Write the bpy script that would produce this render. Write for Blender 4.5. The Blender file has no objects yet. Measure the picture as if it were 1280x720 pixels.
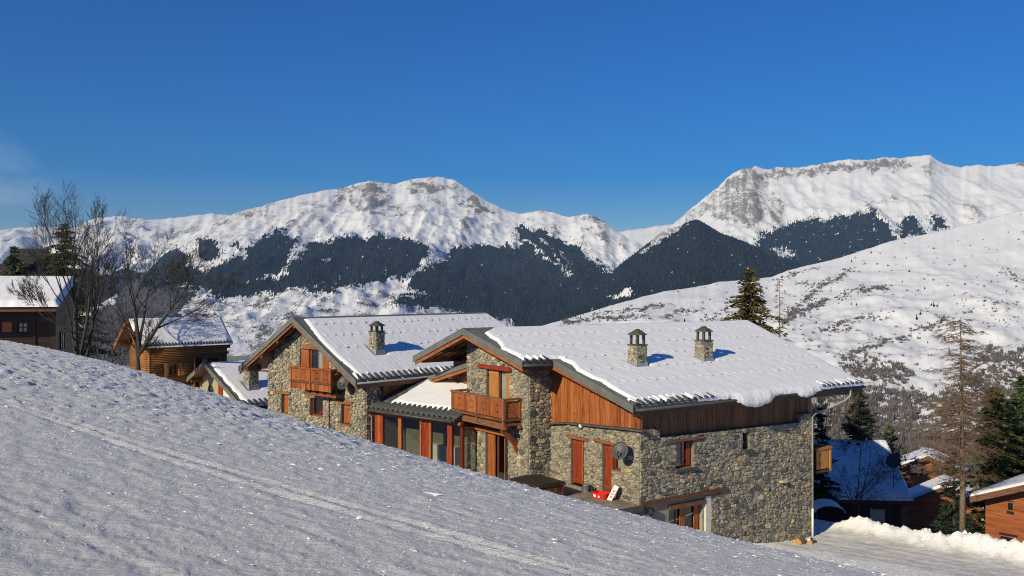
import bpy, bmesh, math, random
import numpy as np
from mathutils import Vector, Matrix
from mathutils.geometry import tessellate_polygon

scene = bpy.context.scene
COL = scene.collection
R = math.radians

# ------------------------------------------------------------------ camera, sky, sun, exposure
FPX, HOR = 1130.0, 362.0                      # focal length in pixels of a 1280 px wide frame, horizon line
cam_data = bpy.data.cameras.new('camera')
cam_data.sensor_width = 36.0
cam_data.lens = 36.0 * FPX / 1280.0
cam_data.shift_y = (HOR - 360.0) / 1280.0
cam_data.clip_start = 0.1
cam_data.clip_end = 60000.0
cam = bpy.data.objects.new('camera', cam_data)
cam.rotation_euler = (R(90), 0, 0)
COL.objects.link(cam)
scene.camera = cam

SUN_AZ, SUN_EL = R(-140.5), R(26.0)
SUN = Vector((math.sin(SUN_AZ) * math.cos(SUN_EL), math.cos(SUN_AZ) * math.cos(SUN_EL), math.sin(SUN_EL)))
sd = bpy.data.lights.new('sun', 'SUN')
sd.energy = 4.7
sd.angle = R(0.5)
sd.color = (1.0, 0.885, 0.63)
sun = bpy.data.objects.new('sun', sd)
sun.rotation_euler = SUN.to_track_quat('Z', 'Y').to_euler()
COL.objects.link(sun)

world = bpy.data.worlds.new('World')
scene.world = world
world.use_nodes = True
wn, wl = world.node_tree.nodes, world.node_tree.links
wn.clear()
w_out = wn.new('ShaderNodeOutputWorld')
w_bg = wn.new('ShaderNodeBackground')
w_sky = wn.new('ShaderNodeTexSky')
w_sky.sky_type = 'NISHITA'
w_sky.sun_disc = False
w_sky.sun_elevation = SUN_EL
w_sky.sun_rotation = SUN_AZ % (2 * math.pi)
w_sky.altitude = 700
w_sky.air_density = 1.0
w_sky.dust_density = 0.45
w_sky.ozone_density = 4.0
w_bg.inputs['Strength'].default_value = 0.074
w_hsv = wn.new('ShaderNodeHueSaturation')
w_hsv.inputs['Saturation'].default_value = 1.72
w_hsv.inputs['Value'].default_value = 1.26
w_hsv.inputs['Hue'].default_value = 0.517
wl.new(w_sky.outputs[0], w_hsv.inputs['Color'])
# one thin wisp of cloud low in the west
w_tc = wn.new('ShaderNodeTexCoord')
w_map = wn.new('ShaderNodeMapping')
w_map.inputs['Scale'].default_value = (5.0, 5.0, 16.0)
w_noise = wn.new('ShaderNodeTexNoise')
w_noise.inputs['Scale'].default_value = 1.6
w_noise.inputs['Detail'].default_value = 7
w_noise.inputs['Roughness'].default_value = 0.6
wl.new(w_tc.outputs['Generated'], w_map.inputs['Vector'])
wl.new(w_map.outputs[0], w_noise.inputs['Vector'])
w_r = wn.new('ShaderNodeMapRange')
w_r.inputs['From Min'].default_value = 0.42
w_r.inputs['From Max'].default_value = 0.66
wl.new(w_noise.outputs[0], w_r.inputs['Value'])
w_dot = wn.new('ShaderNodeVectorMath')
w_dot.operation = 'DOT_PRODUCT'
cdir = Vector(((-60 - 640) / FPX, 1.0, (HOR - 272) / FPX)).normalized()
w_nrm = wn.new('ShaderNodeVectorMath')
w_nrm.operation = 'NORMALIZE'
wl.new(w_tc.outputs['Generated'], w_nrm.inputs[0])
wl.new(w_nrm.outputs[0], w_dot.inputs[0])
w_dot.inputs[1].default_value = cdir
w_m = wn.new('ShaderNodeMapRange')
w_m.inputs['From Min'].default_value = math.cos(0.098)
w_m.inputs['From Max'].default_value = math.cos(0.01)
wl.new(w_dot.outputs['Value'], w_m.inputs['Value'])
w_mul = wn.new('ShaderNodeMath')
w_mul.operation = 'MULTIPLY'
wl.new(w_r.outputs[0], w_mul.inputs[0])
wl.new(w_m.outputs[0], w_mul.inputs[1])
w_mix = wn.new('ShaderNodeMixRGB')
w_mix.inputs['Color2'].default_value = (5.2, 7.4, 9.4, 1)
wl.new(w_mul.outputs[0], w_mix.inputs['Fac'])
wl.new(w_hsv.outputs[0], w_mix.inputs['Color1'])
wl.new(w_mix.outputs[0], w_bg.inputs['Color'])
wl.new(w_bg.outputs[0], w_out.inputs['Surface'])

scene.view_settings.view_transform = 'Standard'
scene.view_settings.look = 'None'
scene.view_settings.exposure = 0.0
scene.view_settings.gamma = 1.0
scene.render.engine = 'CYCLES'
scene.cycles.use_denoising = True
scene.cycles.denoising_prefilter = 'NONE'
scene.cycles.denoising_input_passes = 'RGB_ALBEDO_NORMAL'
scene.cycles.pixel_filter_type = 'BLACKMAN_HARRIS'
scene.cycles.filter_width = 1.05
scene.cycles.max_bounces = 6
scene.cycles.diffuse_bounces = 3
scene.cycles.glossy_bounces = 3
scene.cycles.transmission_bounces = 4
scene.cycles.volume_bounces = 0
scene.cycles.transparent_max_bounces = 8

# ------------------------------------------------------------------ noise
_rng = np.random.RandomState(7)
_perm = _rng.permutation(512)
_perm = np.concatenate([_perm, _perm])
_ang = _rng.rand(512) * 2 * np.pi
_gx, _gy = np.cos(_ang), np.sin(_ang)

def perlin(x, y, seed=0):
    x = np.asarray(x, float) + seed * 17.31
    y = np.asarray(y, float) - seed * 9.73
    xi, yi = np.floor(x).astype(int), np.floor(y).astype(int)
    xf, yf = x - xi, y - yi
    u = xf * xf * xf * (xf * (xf * 6 - 15) + 10)
    v = yf * yf * yf * (yf * (yf * 6 - 15) + 10)
    def g(ix, iy, fx, fy):
        h = _perm[(_perm[ix & 511] + iy) & 511]
        return _gx[h] * fx + _gy[h] * fy
    a = g(xi, yi, xf, yf); b = g(xi + 1, yi, xf - 1, yf)
    c = g(xi, yi + 1, xf, yf - 1); d = g(xi + 1, yi + 1, xf - 1, yf - 1)
    return (a + (b - a) * u + ((c + (d - c) * u) - (a + (b - a) * u)) * v) * 1.5

def fbm(x, y, octv=4, seed=0, gain=0.5, ridged=False):
    s, a, t = 0.0, 1.0, 0.0
    for o in range(octv):
        n = perlin(x * 2 ** o, y * 2 ** o, seed + o * 3)
        if ridged: n = 1 - 2 * np.abs(n)
        s = s + n * a; t += a; a *= gain
    return s / t

def sstep(a, b, x):
    t = np.clip((x - a) / (b - a), 0, 1)
    return t * t * (3 - 2 * t)

def in_poly(px, py, poly):
    r = np.zeros(px.shape, bool)
    n = len(poly)
    for i in range(n):
        x1, y1 = poly[i]; x2, y2 = poly[(i + 1) % n]
        if y1 == y2: continue
        c = ((y1 > py) != (y2 > py)) & (px < (x2 - x1) * (py - y1) / (y2 - y1) + x1)
        r ^= c
    return r

def line_dist(px, py, pts):
    d = np.full(px.shape, 1e9)
    for (x1, y1), (x2, y2) in zip(pts[:-1], pts[1:]):
        vx, vy = x2 - x1, y2 - y1
        t = np.clip(((px - x1) * vx + (py - y1) * vy) / (vx * vx + vy * vy), 0, 1)
        d = np.minimum(d, np.hypot(px - x1 - t * vx, py - y1 - t * vy))
    return d

# ------------------------------------------------------------------ materials
def mat_new(name):
    m = bpy.data.materials.new(name)
    m.use_nodes = True
    n = m.node_tree.nodes
    return m, n, m.node_tree.links, n['Principled BSDF']

def node(n, kind, **kw):
    nd = n.new(kind)
    for k, v in kw.items():
        if k in nd.inputs: nd.inputs[k].default_value = v
        else: setattr(nd, k, v)
    return nd

def coords(n, l, scale=(1, 1, 1), rot=(0, 0, 0), kind='Object'):
    tc = n.new('ShaderNodeTexCoord')
    mp = n.new('ShaderNodeMapping')
    mp.inputs['Scale'].default_value = scale
    mp.inputs['Rotation'].default_value = rot
    l.new(tc.outputs[kind], mp.inputs['Vector'])
    return mp.outputs[0]

def noise(n, l, vec, scale, detail=4, rough=0.55):
    t = node(n, 'ShaderNodeTexNoise', Scale=scale, Detail=detail, Roughness=rough)
    l.new(vec, t.inputs['Vector'])
    return t.outputs[0]

def ramp(n, l, fac, stops):
    r = n.new('ShaderNodeValToRGB')
    e = r.color_ramp.elements
    while len(e) < len(stops): e.new(0.5)
    for k, (p, c) in enumerate(stops):
        e[k].position = p
        e[k].color = (*c, 1) if len(c) == 3 else c
    l.new(fac, r.inputs[0])
    return r.outputs[0]

def mrange(n, l, v, a, b, c=0.0, d=1.0):
    r = node(n, 'ShaderNodeMapRange')
    for k, x in zip(('From Min', 'From Max', 'To Min', 'To Max'), (a, b, c, d)): r.inputs[k].default_value = x
    l.new(v, r.inputs['Value'])
    return r.outputs[0]

def math2(n, l, op, a, b):
    m = n.new('ShaderNodeMath'); m.operation = op
    for i, x in enumerate((a, b)):
        if isinstance(x, (int, float)): m.inputs[i].default_value = x
        else: l.new(x, m.inputs[i])
    return m.outputs[0]

def mix(n, l, fac, a, b, mode='MIX'):
    m = n.new('ShaderNodeMixRGB'); m.blend_type = mode
    for k, x in (('Fac', fac), ('Color1', a), ('Color2', b)):
        if isinstance(x, (int, float)): m.inputs[k].default_value = x
        elif isinstance(x, tuple): m.inputs[k].default_value = (*x, 1)
        else: l.new(x, m.inputs[k])
    return m.outputs[0]

def bump(n, l, h, strength, dist, normal=None):
    b = node(n, 'ShaderNodeBump', Strength=strength, Distance=dist)
    l.new(h, b.inputs['Height'])
    if normal is not None: l.new(normal, b.inputs['Normal'])
    return b.outputs[0]

def attr(n, name):
    a = n.new('ShaderNodeAttribute'); a.attribute_name = name
    return a.outputs['Fac']

M = {}

def make_piste():
    m, n, l, p = mat_new('piste_snow')
    ang = math.atan2(-0.625, 0.78)
    v0 = coords(n, l)
    # scratched along the run: stretched noise, and a crust of crumbs at every scale
    v1 = coords(n, l, (0.42, 3.0, 1.0), (0, 0, -ang))
    v2 = coords(n, l, (2.2, 7.5, 5.0), (0, 0, -ang))
    crumbs = noise(n, l, v2, 1.0, 9, 0.72)
    grains = noise(n, l, v0, 24.0, 6, 0.7)
    tracks = noise(n, l, v1, 1.3, 4, 0.55)
    h = math2(n, l, 'ADD', math2(n, l, 'MULTIPLY', crumbs, 1.5), math2(n, l, 'MULTIPLY', grains, 0.42))
    h = math2(n, l, 'ADD', h, math2(n, l, 'MULTIPLY', tracks, 0.55))
    calm = mrange(n, l, attr(n, 'road'), 0, 1, 1.0, 0.45)
    nb = bump(n, l, math2(n, l, 'MULTIPLY', h, calm), 1.0, 0.10)
    l.new(nb, p.inputs['Normal'])
    big = noise(n, l, v0, 0.5, 4)
    snow = ramp(n, l, big, [(0.3, (0.89, 0.90, 0.92)), (0.7, (0.935, 0.935, 0.935))])
    icy = noise(n, l, coords(n, l, (13.0, 26.0, 20.0), (0, 0, -ang)), 1.0, 8, 0.75)
    snow = mix(n, l, 1.0, snow, ramp(n, l, icy, [(0.34, (0.80, 0.83, 0.88)), (0.45, (0.99, 0.99, 1.0)), (0.62, (1.0, 1.0, 1.0))]), 'MULTIPLY')
    grit = noise(n, l, coords(n, l, (0.7, 2.6, 1), (0, 0, 0.7)), 1.4, 6, 0.65)
    road = ramp(n, l, grit, [(0.32, (0.38, 0.345, 0.295)), (0.5, (0.58, 0.545, 0.49)), (0.70, (0.78, 0.76, 0.73))])
    l.new(mix(n, l, attr(n, 'road'), snow, road), p.inputs['Base Color'])
    p.inputs['Roughness'].default_value = 0.62
    p.inputs['Specular IOR Level'].default_value = 0.35
    l.new(mrange(n, l, attr(n, 'road'), 0, .6, 1.0, 0.12), p.inputs['Sheen Weight'])
    p.inputs['Sheen Roughness'].default_value = 0.55
    return m
M['piste'] = make_piste()

def make_roof_snow(name='roof_snow', amp=0.02):
    m, n, l, p = mat_new(name)
    v = coords(n, l)
    h = math2(n, l, 'ADD', noise(n, l, v, 3.0, 5, 0.6), math2(n, l, 'MULTIPLY', noise(n, l, v, 16.0, 3), 0.35))
    l.new(bump(n, l, h, 0.55, amp), p.inputs['Normal'])
    l.new(ramp(n, l, noise(n, l, v, 0.8, 3), [(0.3, (0.82, 0.82, 0.83)), (0.7, (0.87, 0.865, 0.86))]), p.inputs['Base Color'])
    p.inputs['Roughness'].default_value = 0.6
    p.inputs['Specular IOR Level'].default_value = 0.2
    return m
M['snow'] = make_roof_snow()
M['snow_lump'] = make_roof_snow('lumpy_snow', 0.07)

def make_wood(name, dark, mid, lite, axis='Z', scale=1.0, rough=0.5, spec=0.3, grime=0.0):
    m, n, l, p = mat_new(name)
    sc = {'Z': (14, 14, 1.1), 'X': (1.1, 14, 14), 'Y': (14, 1.1, 14)}[axis]
    v = coords(n, l, tuple(s * scale for s in sc))
    g = noise(n, l, v, 1.0, 6, 0.65)
    tone = attr(n, 'tone')
    f = math2(n, l, 'ADD', math2(n, l, 'MULTIPLY', math2(n, l, 'SUBTRACT', g, 0.18), 1.15), math2(n, l, 'MULTIPLY', tone, 0.42))
    c = ramp(n, l, f, [(0.28, dark), (0.56, mid), (0.85, lite)])
    knots = noise(n, l, coords(n, l, (3, 3, 3)), 1.0, 2)
    c = mix(n, l, mrange(n, l, knots, 0.62, 0.74, 0, 0.55), c, dark)
    l.new(c, p.inputs['Base Color'])
    l.new(bump(n, l, g, 0.4, 0.012), p.inputs['Normal'])
    p.inputs['Roughness'].default_value = rough
    p.inputs['Specular IOR Level'].default_value = spec
    return m
M['orange'] = make_wood('varnished_larch', (0.11, 0.03, 0.009), (0.30, 0.088, 0.023), (0.47, 0.168, 0.05))
M['orange_h'] = make_wood('varnished_larch_rail', (0.14, 0.036, 0.010), (0.31, 0.088, 0.021), (0.46, 0.165, 0.045), 'Y')
M['honey'] = make_wood('honey_pine', (0.22, 0.085, 0.022), (0.42, 0.185, 0.05), (0.55, 0.27, 0.09))
M['red'] = make_wood('red_stained_wood', (0.12, 0.018, 0.007), (0.25, 0.036, 0.012), (0.36, 0.07, 0.02))
M['brown'] = make_wood('brown_larch', (0.05, 0.02, 0.010), (0.13, 0.052, 0.024), (0.22, 0.095, 0.045))
M['brown_h'] = make_wood('brown_beam', (0.05, 0.022, 0.012), (0.115, 0.052, 0.027), (0.20, 0.10, 0.055), 'X')
M['brown_y'] = make_wood('brown_board', (0.09, 0.035, 0.016), (0.21, 0.088, 0.038), (0.32, 0.15, 0.07), 'Y')
M['dark'] = make_wood('dark_and_shaded_wood', (0.011, 0.005, 0.003), (0.028, 0.0115, 0.006), (0.048, 0.021, 0.011), 'X')  # dark timber; also puts the left chalet's wall shade into its colour
M['log'] = make_wood('honey_log', (0.14, 0.054, 0.016), (0.265, 0.11, 0.03), (0.38, 0.175, 0.055), 'X')
M['redlog'] = make_wood('red_brown_board', (0.16, 0.045, 0.015), (0.30, 0.092, 0.03), (0.38, 0.135, 0.048), 'X')

def make_stone():
    m, n, l, p = mat_new('field_stone')
    tone = attr(n, 'tone')
    v = coords(n, l)
    a = noise(n, l, v, 5.0, 6, 0.65)
    b = noise(n, l, v, 26.0, 4, 0.6)
    base = ramp(n, l, tone, [(0.0, (0.12, 0.118, 0.113)), (0.2, (0.24, 0.222, 0.18)), (0.4, (0.38, 0.34, 0.25)),
                             (0.58, (0.29, 0.27, 0.22)), (0.76, (0.46, 0.39, 0.255)), (0.90, (0.50, 0.375, 0.20)), (1.0, (0.56, 0.49, 0.36))])
    spots = ramp(n, l, a, [(0.3, (0.5, 0.5, 0.52)), (0.55, (1.0, 1.0, 1.0)), (0.75, (1.35, 1.25, 1.05))])
    c = mix(n, l, 1.0, base, spots, 'MULTIPLY')
    c = mix(n, l, mrange(n, l, b, 0.58, 0.75, 0, 0.4), c, (0.30, 0.27, 0.17))
    l.new(c, p.inputs['Base Color'])
    h = math2(n, l, 'ADD', a, math2(n, l, 'MULTIPLY', b, 0.4))
    l.new(bump(n, l, h, 0.9, 0.045), p.inputs['Normal'])
    p.inputs['Roughness'].default_value = 0.88
    p.inputs['Specular IOR Level'].default_value = 0.2
    return m
M['stone'] = make_stone()

def make_plain(name, col, rough=0.7, var=0.2, scale=4.0, spec=0.3, metal=0.0, bmp=0.0):
    m, n, l, p = mat_new(name)
    v = coords(n, l)
    f = noise(n, l, v, scale, 5, 0.6)
    lo = tuple(c * (1 - var) for c in col); hi = tuple(min(1, c * (1 + var)) for c in col)
    l.new(ramp(n, l, f, [(0.3, lo), (0.7, hi)]), p.inputs['Base Color'])
    p.inputs['Roughness'].default_value = rough
    p.inputs['Specular IOR Level'].default_value = spec
    p.inputs['Metallic'].default_value = metal
    if bmp: l.new(bump(n, l, f, 0.6, bmp), p.inputs['Normal'])
    return m
M['mortar'] = make_plain('lime_mortar', (0.205, 0.182, 0.138), 0.95, 0.3, 7.0, 0.1, bmp=0.02)
M['slate'] = make_plain('grey_slate_flashing', (0.145, 0.148, 0.135), 0.55, 0.18, 2.0, 0.35, bmp=0.004)
M['tile'] = make_plain('charcoal_tile', (0.065, 0.067, 0.066), 0.6, 0.3, 5.0, 0.35, bmp=0.006)
M['zinc'] = make_plain('zinc', (0.34, 0.36, 0.37), 0.45, 0.2, 3.0, 0.5, 0.35)
M['lead'] = make_plain('dark_gutter_metal', (0.07, 0.068, 0.066), 0.5, 0.25, 3.0, 0.4, 0.2)
M['pipe'] = make_plain('pale_pipe', (0.33, 0.32, 0.29), 0.5, 0.15, 3.0, 0.4)
M['lauze'] = make_plain('lichen_lauze', (0.085, 0.08, 0.066), 0.9, 0.5, 8.0, 0.2, bmp=0.02)
M['concrete'] = make_plain('bare_concrete', (0.30, 0.265, 0.21), 0.9, 0.22, 3.0, 0.15, bmp=0.008)
M['terrace'] = make_plain('terrace_slab', (0.25, 0.215, 0.165), 0.9, 0.35, 1.5, 0.15, bmp=0.01)
M['plaster'] = make_plain('white_plaster', (0.62, 0.59, 0.53), 0.85, 0.1, 4.0, 0.2)
M['cream'] = make_plain('cream_plaster', (0.36, 0.31, 0.215), 0.85, 0.1, 4.0, 0.2)
M['curtain'] = make_plain('white_curtain', (0.70, 0.70, 0.66), 0.8, 0.08, 8.0, 0.2)
M['black'] = make_plain('black_void', (0.012, 0.012, 0.013), 0.7, 0.2, 4.0, 0.2)
M['dish'] = make_plain('grey_dish_paint', (0.05, 0.053, 0.056), 0.5, 0.15, 3.0, 0.4)
M['rubber'] = make_plain('black_rubber', (0.02, 0.02, 0.02), 0.7, 0.2, 4.0, 0.3)
M['cover'] = make_plain('brown_vinyl_cover', (0.032, 0.022, 0.018), 0.55, 0.2, 3.0, 0.35, bmp=0.006)
M['redpaint'] = make_plain('red_plastic', (0.62, 0.02, 0.02), 0.4, 0.12, 5.0, 0.4)
M['white'] = make_plain('white_paint', (0.74, 0.74, 0.72), 0.5, 0.08, 5.0, 0.4)
M['steel'] = make_plain('galvanised_steel', (0.32, 0.35, 0.37), 0.4, 0.15, 5.0, 0.5, 0.6)
M['bark'] = make_plain('grey_bark', (0.062, 0.054, 0.045), 0.95, 0.5, 9.0, 0.15, bmp=0.02)
M['bark_warm'] = make_plain('larch_bark', (0.20, 0.145, 0.10), 0.95, 0.5, 9.0, 0.15, bmp=0.02)
M['twig'] = make_plain('grey_twig', (0.055, 0.047, 0.04), 0.9, 0.3, 3.0, 0.15)
M['twig_warm'] = make_plain('larch_twig', (0.20, 0.13, 0.078), 0.9, 0.35, 2.0, 0.15)
M['needle'] = make_plain('spruce_needles', (0.055, 0.085, 0.032), 0.8, 0.5, 1.3, 0.2)
M['needle_olive'] = make_plain('olive_needles', (0.075, 0.080, 0.024), 0.8, 0.5, 1.0, 0.2)
M['needle_dark'] = make_plain('dark_pine_needles', (0.026, 0.042, 0.024), 0.8, 0.5, 1.5, 0.2)
M['chunk'] = make_plain('split_wood', (0.42, 0.24, 0.11), 0.8, 0.4, 9.0, 0.2, bmp=0.01)
def make_far_conifer():
    m, n, l, p = mat_new('far_conifers')
    ge = n.new('ShaderNodeNewGeometry')
    l.new(ramp(n, l, ge.outputs['Random Per Island'], [(0.0, (0.006, 0.010, 0.010)), (0.6, (0.018, 0.026, 0.024)), (1.0, (0.045, 0.055, 0.042))]), p.inputs['Base Color'])
    p.inputs['Roughness'].default_value = 0.95
    p.inputs['Specular IOR Level'].default_value = 0.0
    return m
M['conifer_far'] = make_far_conifer()
M['brush_far'] = make_plain('bare_brush', (0.135, 0.118, 0.108), 0.95, 0.35, 0.05, 0.05)
M['needle_rust'] = make_plain('rusty_olive_needles', (0.092, 0.068, 0.024), 0.8, 0.55, 0.7, 0.2)
M['grey_roof'] = make_plain('dark_shingle_roof', (0.045, 0.042, 0.042), 0.9, 0.5, 3.0, 0.1, bmp=0.03)

def make_glass():
    m, n, l, p = mat_new('window_glass')
    out = n['Material Output']
    tr = node(n, 'ShaderNodeBsdfTransparent'); tr.inputs[0].default_value = (0.80, 0.83, 0.82, 1)
    gl = node(n, 'ShaderNodeBsdfGlossy', Roughness=0.02); gl.inputs[0].default_value = (0.9, 0.92, 0.95, 1)
    fr = node(n, 'ShaderNodeFresnel', IOR=1.95)
    ms = n.new('ShaderNodeMixShader')
    ge = n.new('ShaderNodeNewGeometry')
    l.new(math2(n, l, 'MULTIPLY', fr.outputs[0], math2(n, l, 'SUBTRACT', 1.0, ge.outputs['Backfacing'])), ms.inputs[0]); l.new(tr.outputs[0], ms.inputs[1]); l.new(gl.outputs[0], ms.inputs[2])
    l.new(ms.outputs[0], out.inputs['Surface'])
    return m
M['glass'] = make_glass()

def make_mountain(name, rock_a, rock_b, rock_scale, brush):
    m, n, l, p = mat_new(name)
    v = coords(n, l)
    fine = noise(n, l, coords(n, l, (1.3, .35, .5)), rock_scale, 8, 0.75)
    fine2 = noise(n, l, coords(n, l, (1, 1, 2.2)), rock_scale * 3.6, 6, 0.72)
    f = math2(n, l, 'ADD', math2(n, l, 'MULTIPLY', fine, 0.45), math2(n, l, 'MULTIPLY', fine2, 0.55))
    f = math2(n, l, 'ADD', math2(n, l, 'MULTIPLY', math2(n, l, 'SUBTRACT', f, 0.5), 1.75), 0.5)
    snow = ramp(n, l, noise(n, l, v, rock_scale * 0.25, 4), [(0.3, (0.80, 0.81, 0.82)), (0.7, (0.88, 0.88, 0.875))])
    rock = ramp(n, l, fine2, [(0.35, rock_a), (0.65, rock_b)])
    rk = attr(n, 'rock')
    mask = mrange(n, l, math2(n, l, 'SUBTRACT', math2(n, l, 'ADD', rk, f), 1.0), -0.03, 0.05)
    c = mix(n, l, mask, snow, rock)
    bk = attr(n, 'brush')
    bmask = mrange(n, l, math2(n, l, 'SUBTRACT', math2(n, l, 'ADD', bk, f), 1.0), -0.04, 0.06)
    c = mix(n, l, bmask, c, brush)
    fo = attr(n, 'forest')
    fmask = mrange(n, l, math2(n, l, 'SUBTRACT', math2(n, l, 'ADD', fo, math2(n, l, 'MULTIPLY', f, 0.5)), 0.75), -0.05, 0.07)
    c = mix(n, l, fmask, c, (0.018, 0.024, 0.022))
    l.new(c, p.inputs['Base Color'])
    l.new(bump(n, l, f, 0.5, 1.5 / rock_scale * 0.12), p.inputs['Normal'])
    p.inputs['Roughness'].default_value = 0.9
    p.inputs['Specular IOR Level'].default_value = 0.05
    return m
M['mountain'] = make_mountain('alpine_snow_and_rock', (0.12, 0.108, 0.098), (0.36, 0.325, 0.275), 0.034, (0.085, 0.07, 0.065))
M['hillside'] = make_mountain('pasture_snow', (0.11, 0.085, 0.055), (0.25, 0.19, 0.10), 0.07, (0.105, 0.085, 0.07))

# ------------------------------------------------------------------ mesh helpers
def np_mesh(name, verts, faces, mat, smooth=True, attrs=None):
    """one mesh from numpy arrays; faces (n,3) or (n,4)"""
    me = bpy.data.meshes.new(name)
    k = faces.shape[1]
    me.vertices.add(len(verts)); me.vertices.foreach_set('co', np.ascontiguousarray(verts, np.float32).ravel())
    me.loops.add(faces.size); me.loops.foreach_set('vertex_index', np.ascontiguousarray(faces, np.int32).ravel())
    me.polygons.add(len(faces))
    me.polygons.foreach_set('loop_start', np.arange(0, faces.size, k, dtype=np.int32))
    try: me.polygons.foreach_set('loop_total', np.full(len(faces), k, np.int32))
    except Exception: pass
    me.polygons.foreach_set('use_smooth', np.full(len(faces), bool(smooth)))
    me.update(calc_edges=True)
    for a, d in (attrs or {}).items():
        at = me.attributes.new(a, 'FLOAT', 'POINT')
        at.data.foreach_set('value', np.ascontiguousarray(d, np.float32).ravel())
    if mat: me.materials.append(mat)
    return me

def grid_faces(nr, nc):
    i = np.arange(nr * nc).reshape(nr, nc)
    return np.stack([i[:-1, :-1], i[:-1, 1:], i[1:, 1:], i[1:, :-1]], -1).reshape(-1, 4)

def add_obj(name, me, parent=None, loc=None):
    o = bpy.data.objects.new(name, me)
    COL.objects.link(o)
    if parent is not None: o.parent = parent
    if loc is not None: o.location = loc
    return o

def tag(o, label=None, cat=None, group=None, kind=None):
    for k, v in (('label', label), ('category', cat), ('group', group), ('kind', kind)):
        if v: o[k] = v
    return o

def structure(name, me): return tag(add_obj(name, me), kind='structure')

# ------------------------------------------------------------------ the ground: ski run, village shelf, road
def hill(X, Y):
    Yc = np.minimum(Y, 75)
    return -(0.03 * np.clip(Y - 46, 0, 1e9) ** 2 + 1.9 + 0.04252 * X + 0.02894 * Yc + 0.0045 * Yc * Yc + 0.0112 * X * Yc + 0.00345 * X * X - 0.000117 * np.clip(X, -40, 40) ** 3)

def bank_d(X, Y): return (X - 18.6) * 0.658 + (Y - 49.5) * 0.753
def bank_a(X, Y): return (X - 18.6) * 0.753 - (Y - 49.5) * 0.658

def shelf(X, Y):
    z = -13.1 + 0.25 * np.clip(6 - X, 0, 37) - 0.16 * np.clip(Y - 52, 0, 60) * sstep(10, -6, X)
    d = bank_d(X, Y)
    z = z - sstep(0.5, 6.5, d) * 4.2 - np.clip(d - 6, 0, 40) * 0.16 * sstep(-4, 8, X)
    far = np.clip(np.hypot(X, Y) - 92, 0, 1e9)
    return z - 0.19 * far

def ground(X, Y, detail=True):
    X = np.asarray(X, float); Y = np.asarray(Y, float)
    h, s = hill(X, Y), shelf(X, Y)
    r_ = -(1.9 + 0.13 * X + 0.2057 * Y)                 # the even ramp down to the road
    k = 0.5
    h = np.maximum(h, r_) + np.maximum(k - np.abs(h - r_), 0) ** 2 / (4 * k)
    k = 0.8
    z = np.maximum(h, s) + np.maximum(k - np.abs(h - s), 0) ** 2 / (4 * k)
    if detail:
        d, a = bank_d(X, Y), bank_a(X, Y)
        lump = 0.5 + 0.55 * fbm(a * 0.31, d * 0.5, 3, 5) + 0.75 * np.clip(fbm(a * 0.83, d * 0.9, 4, 9), -.2, 1) + 0.3 * np.abs(fbm(a * 2.3, d * 2.1, 3, 19))
        ridge = np.exp(-((d + 0.1 - 0.35 * perlin(a * 0.35, 0 * a, 3)) / 0.62) ** 2)
        z = z + ridge * np.clip(lump, 0.05, 2) * 0.95 * sstep(-1.6, 0.6, a)
        clods = np.clip(fbm(a * 2.2, d * 2.2, 3, 14), 0, 1)
        z = z + clods * 0.45 * sstep(-2.0, -0.2, d) * sstep(2.5, 0.8, d) * sstep(-1.5, 0.5, a)
    return z

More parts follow.
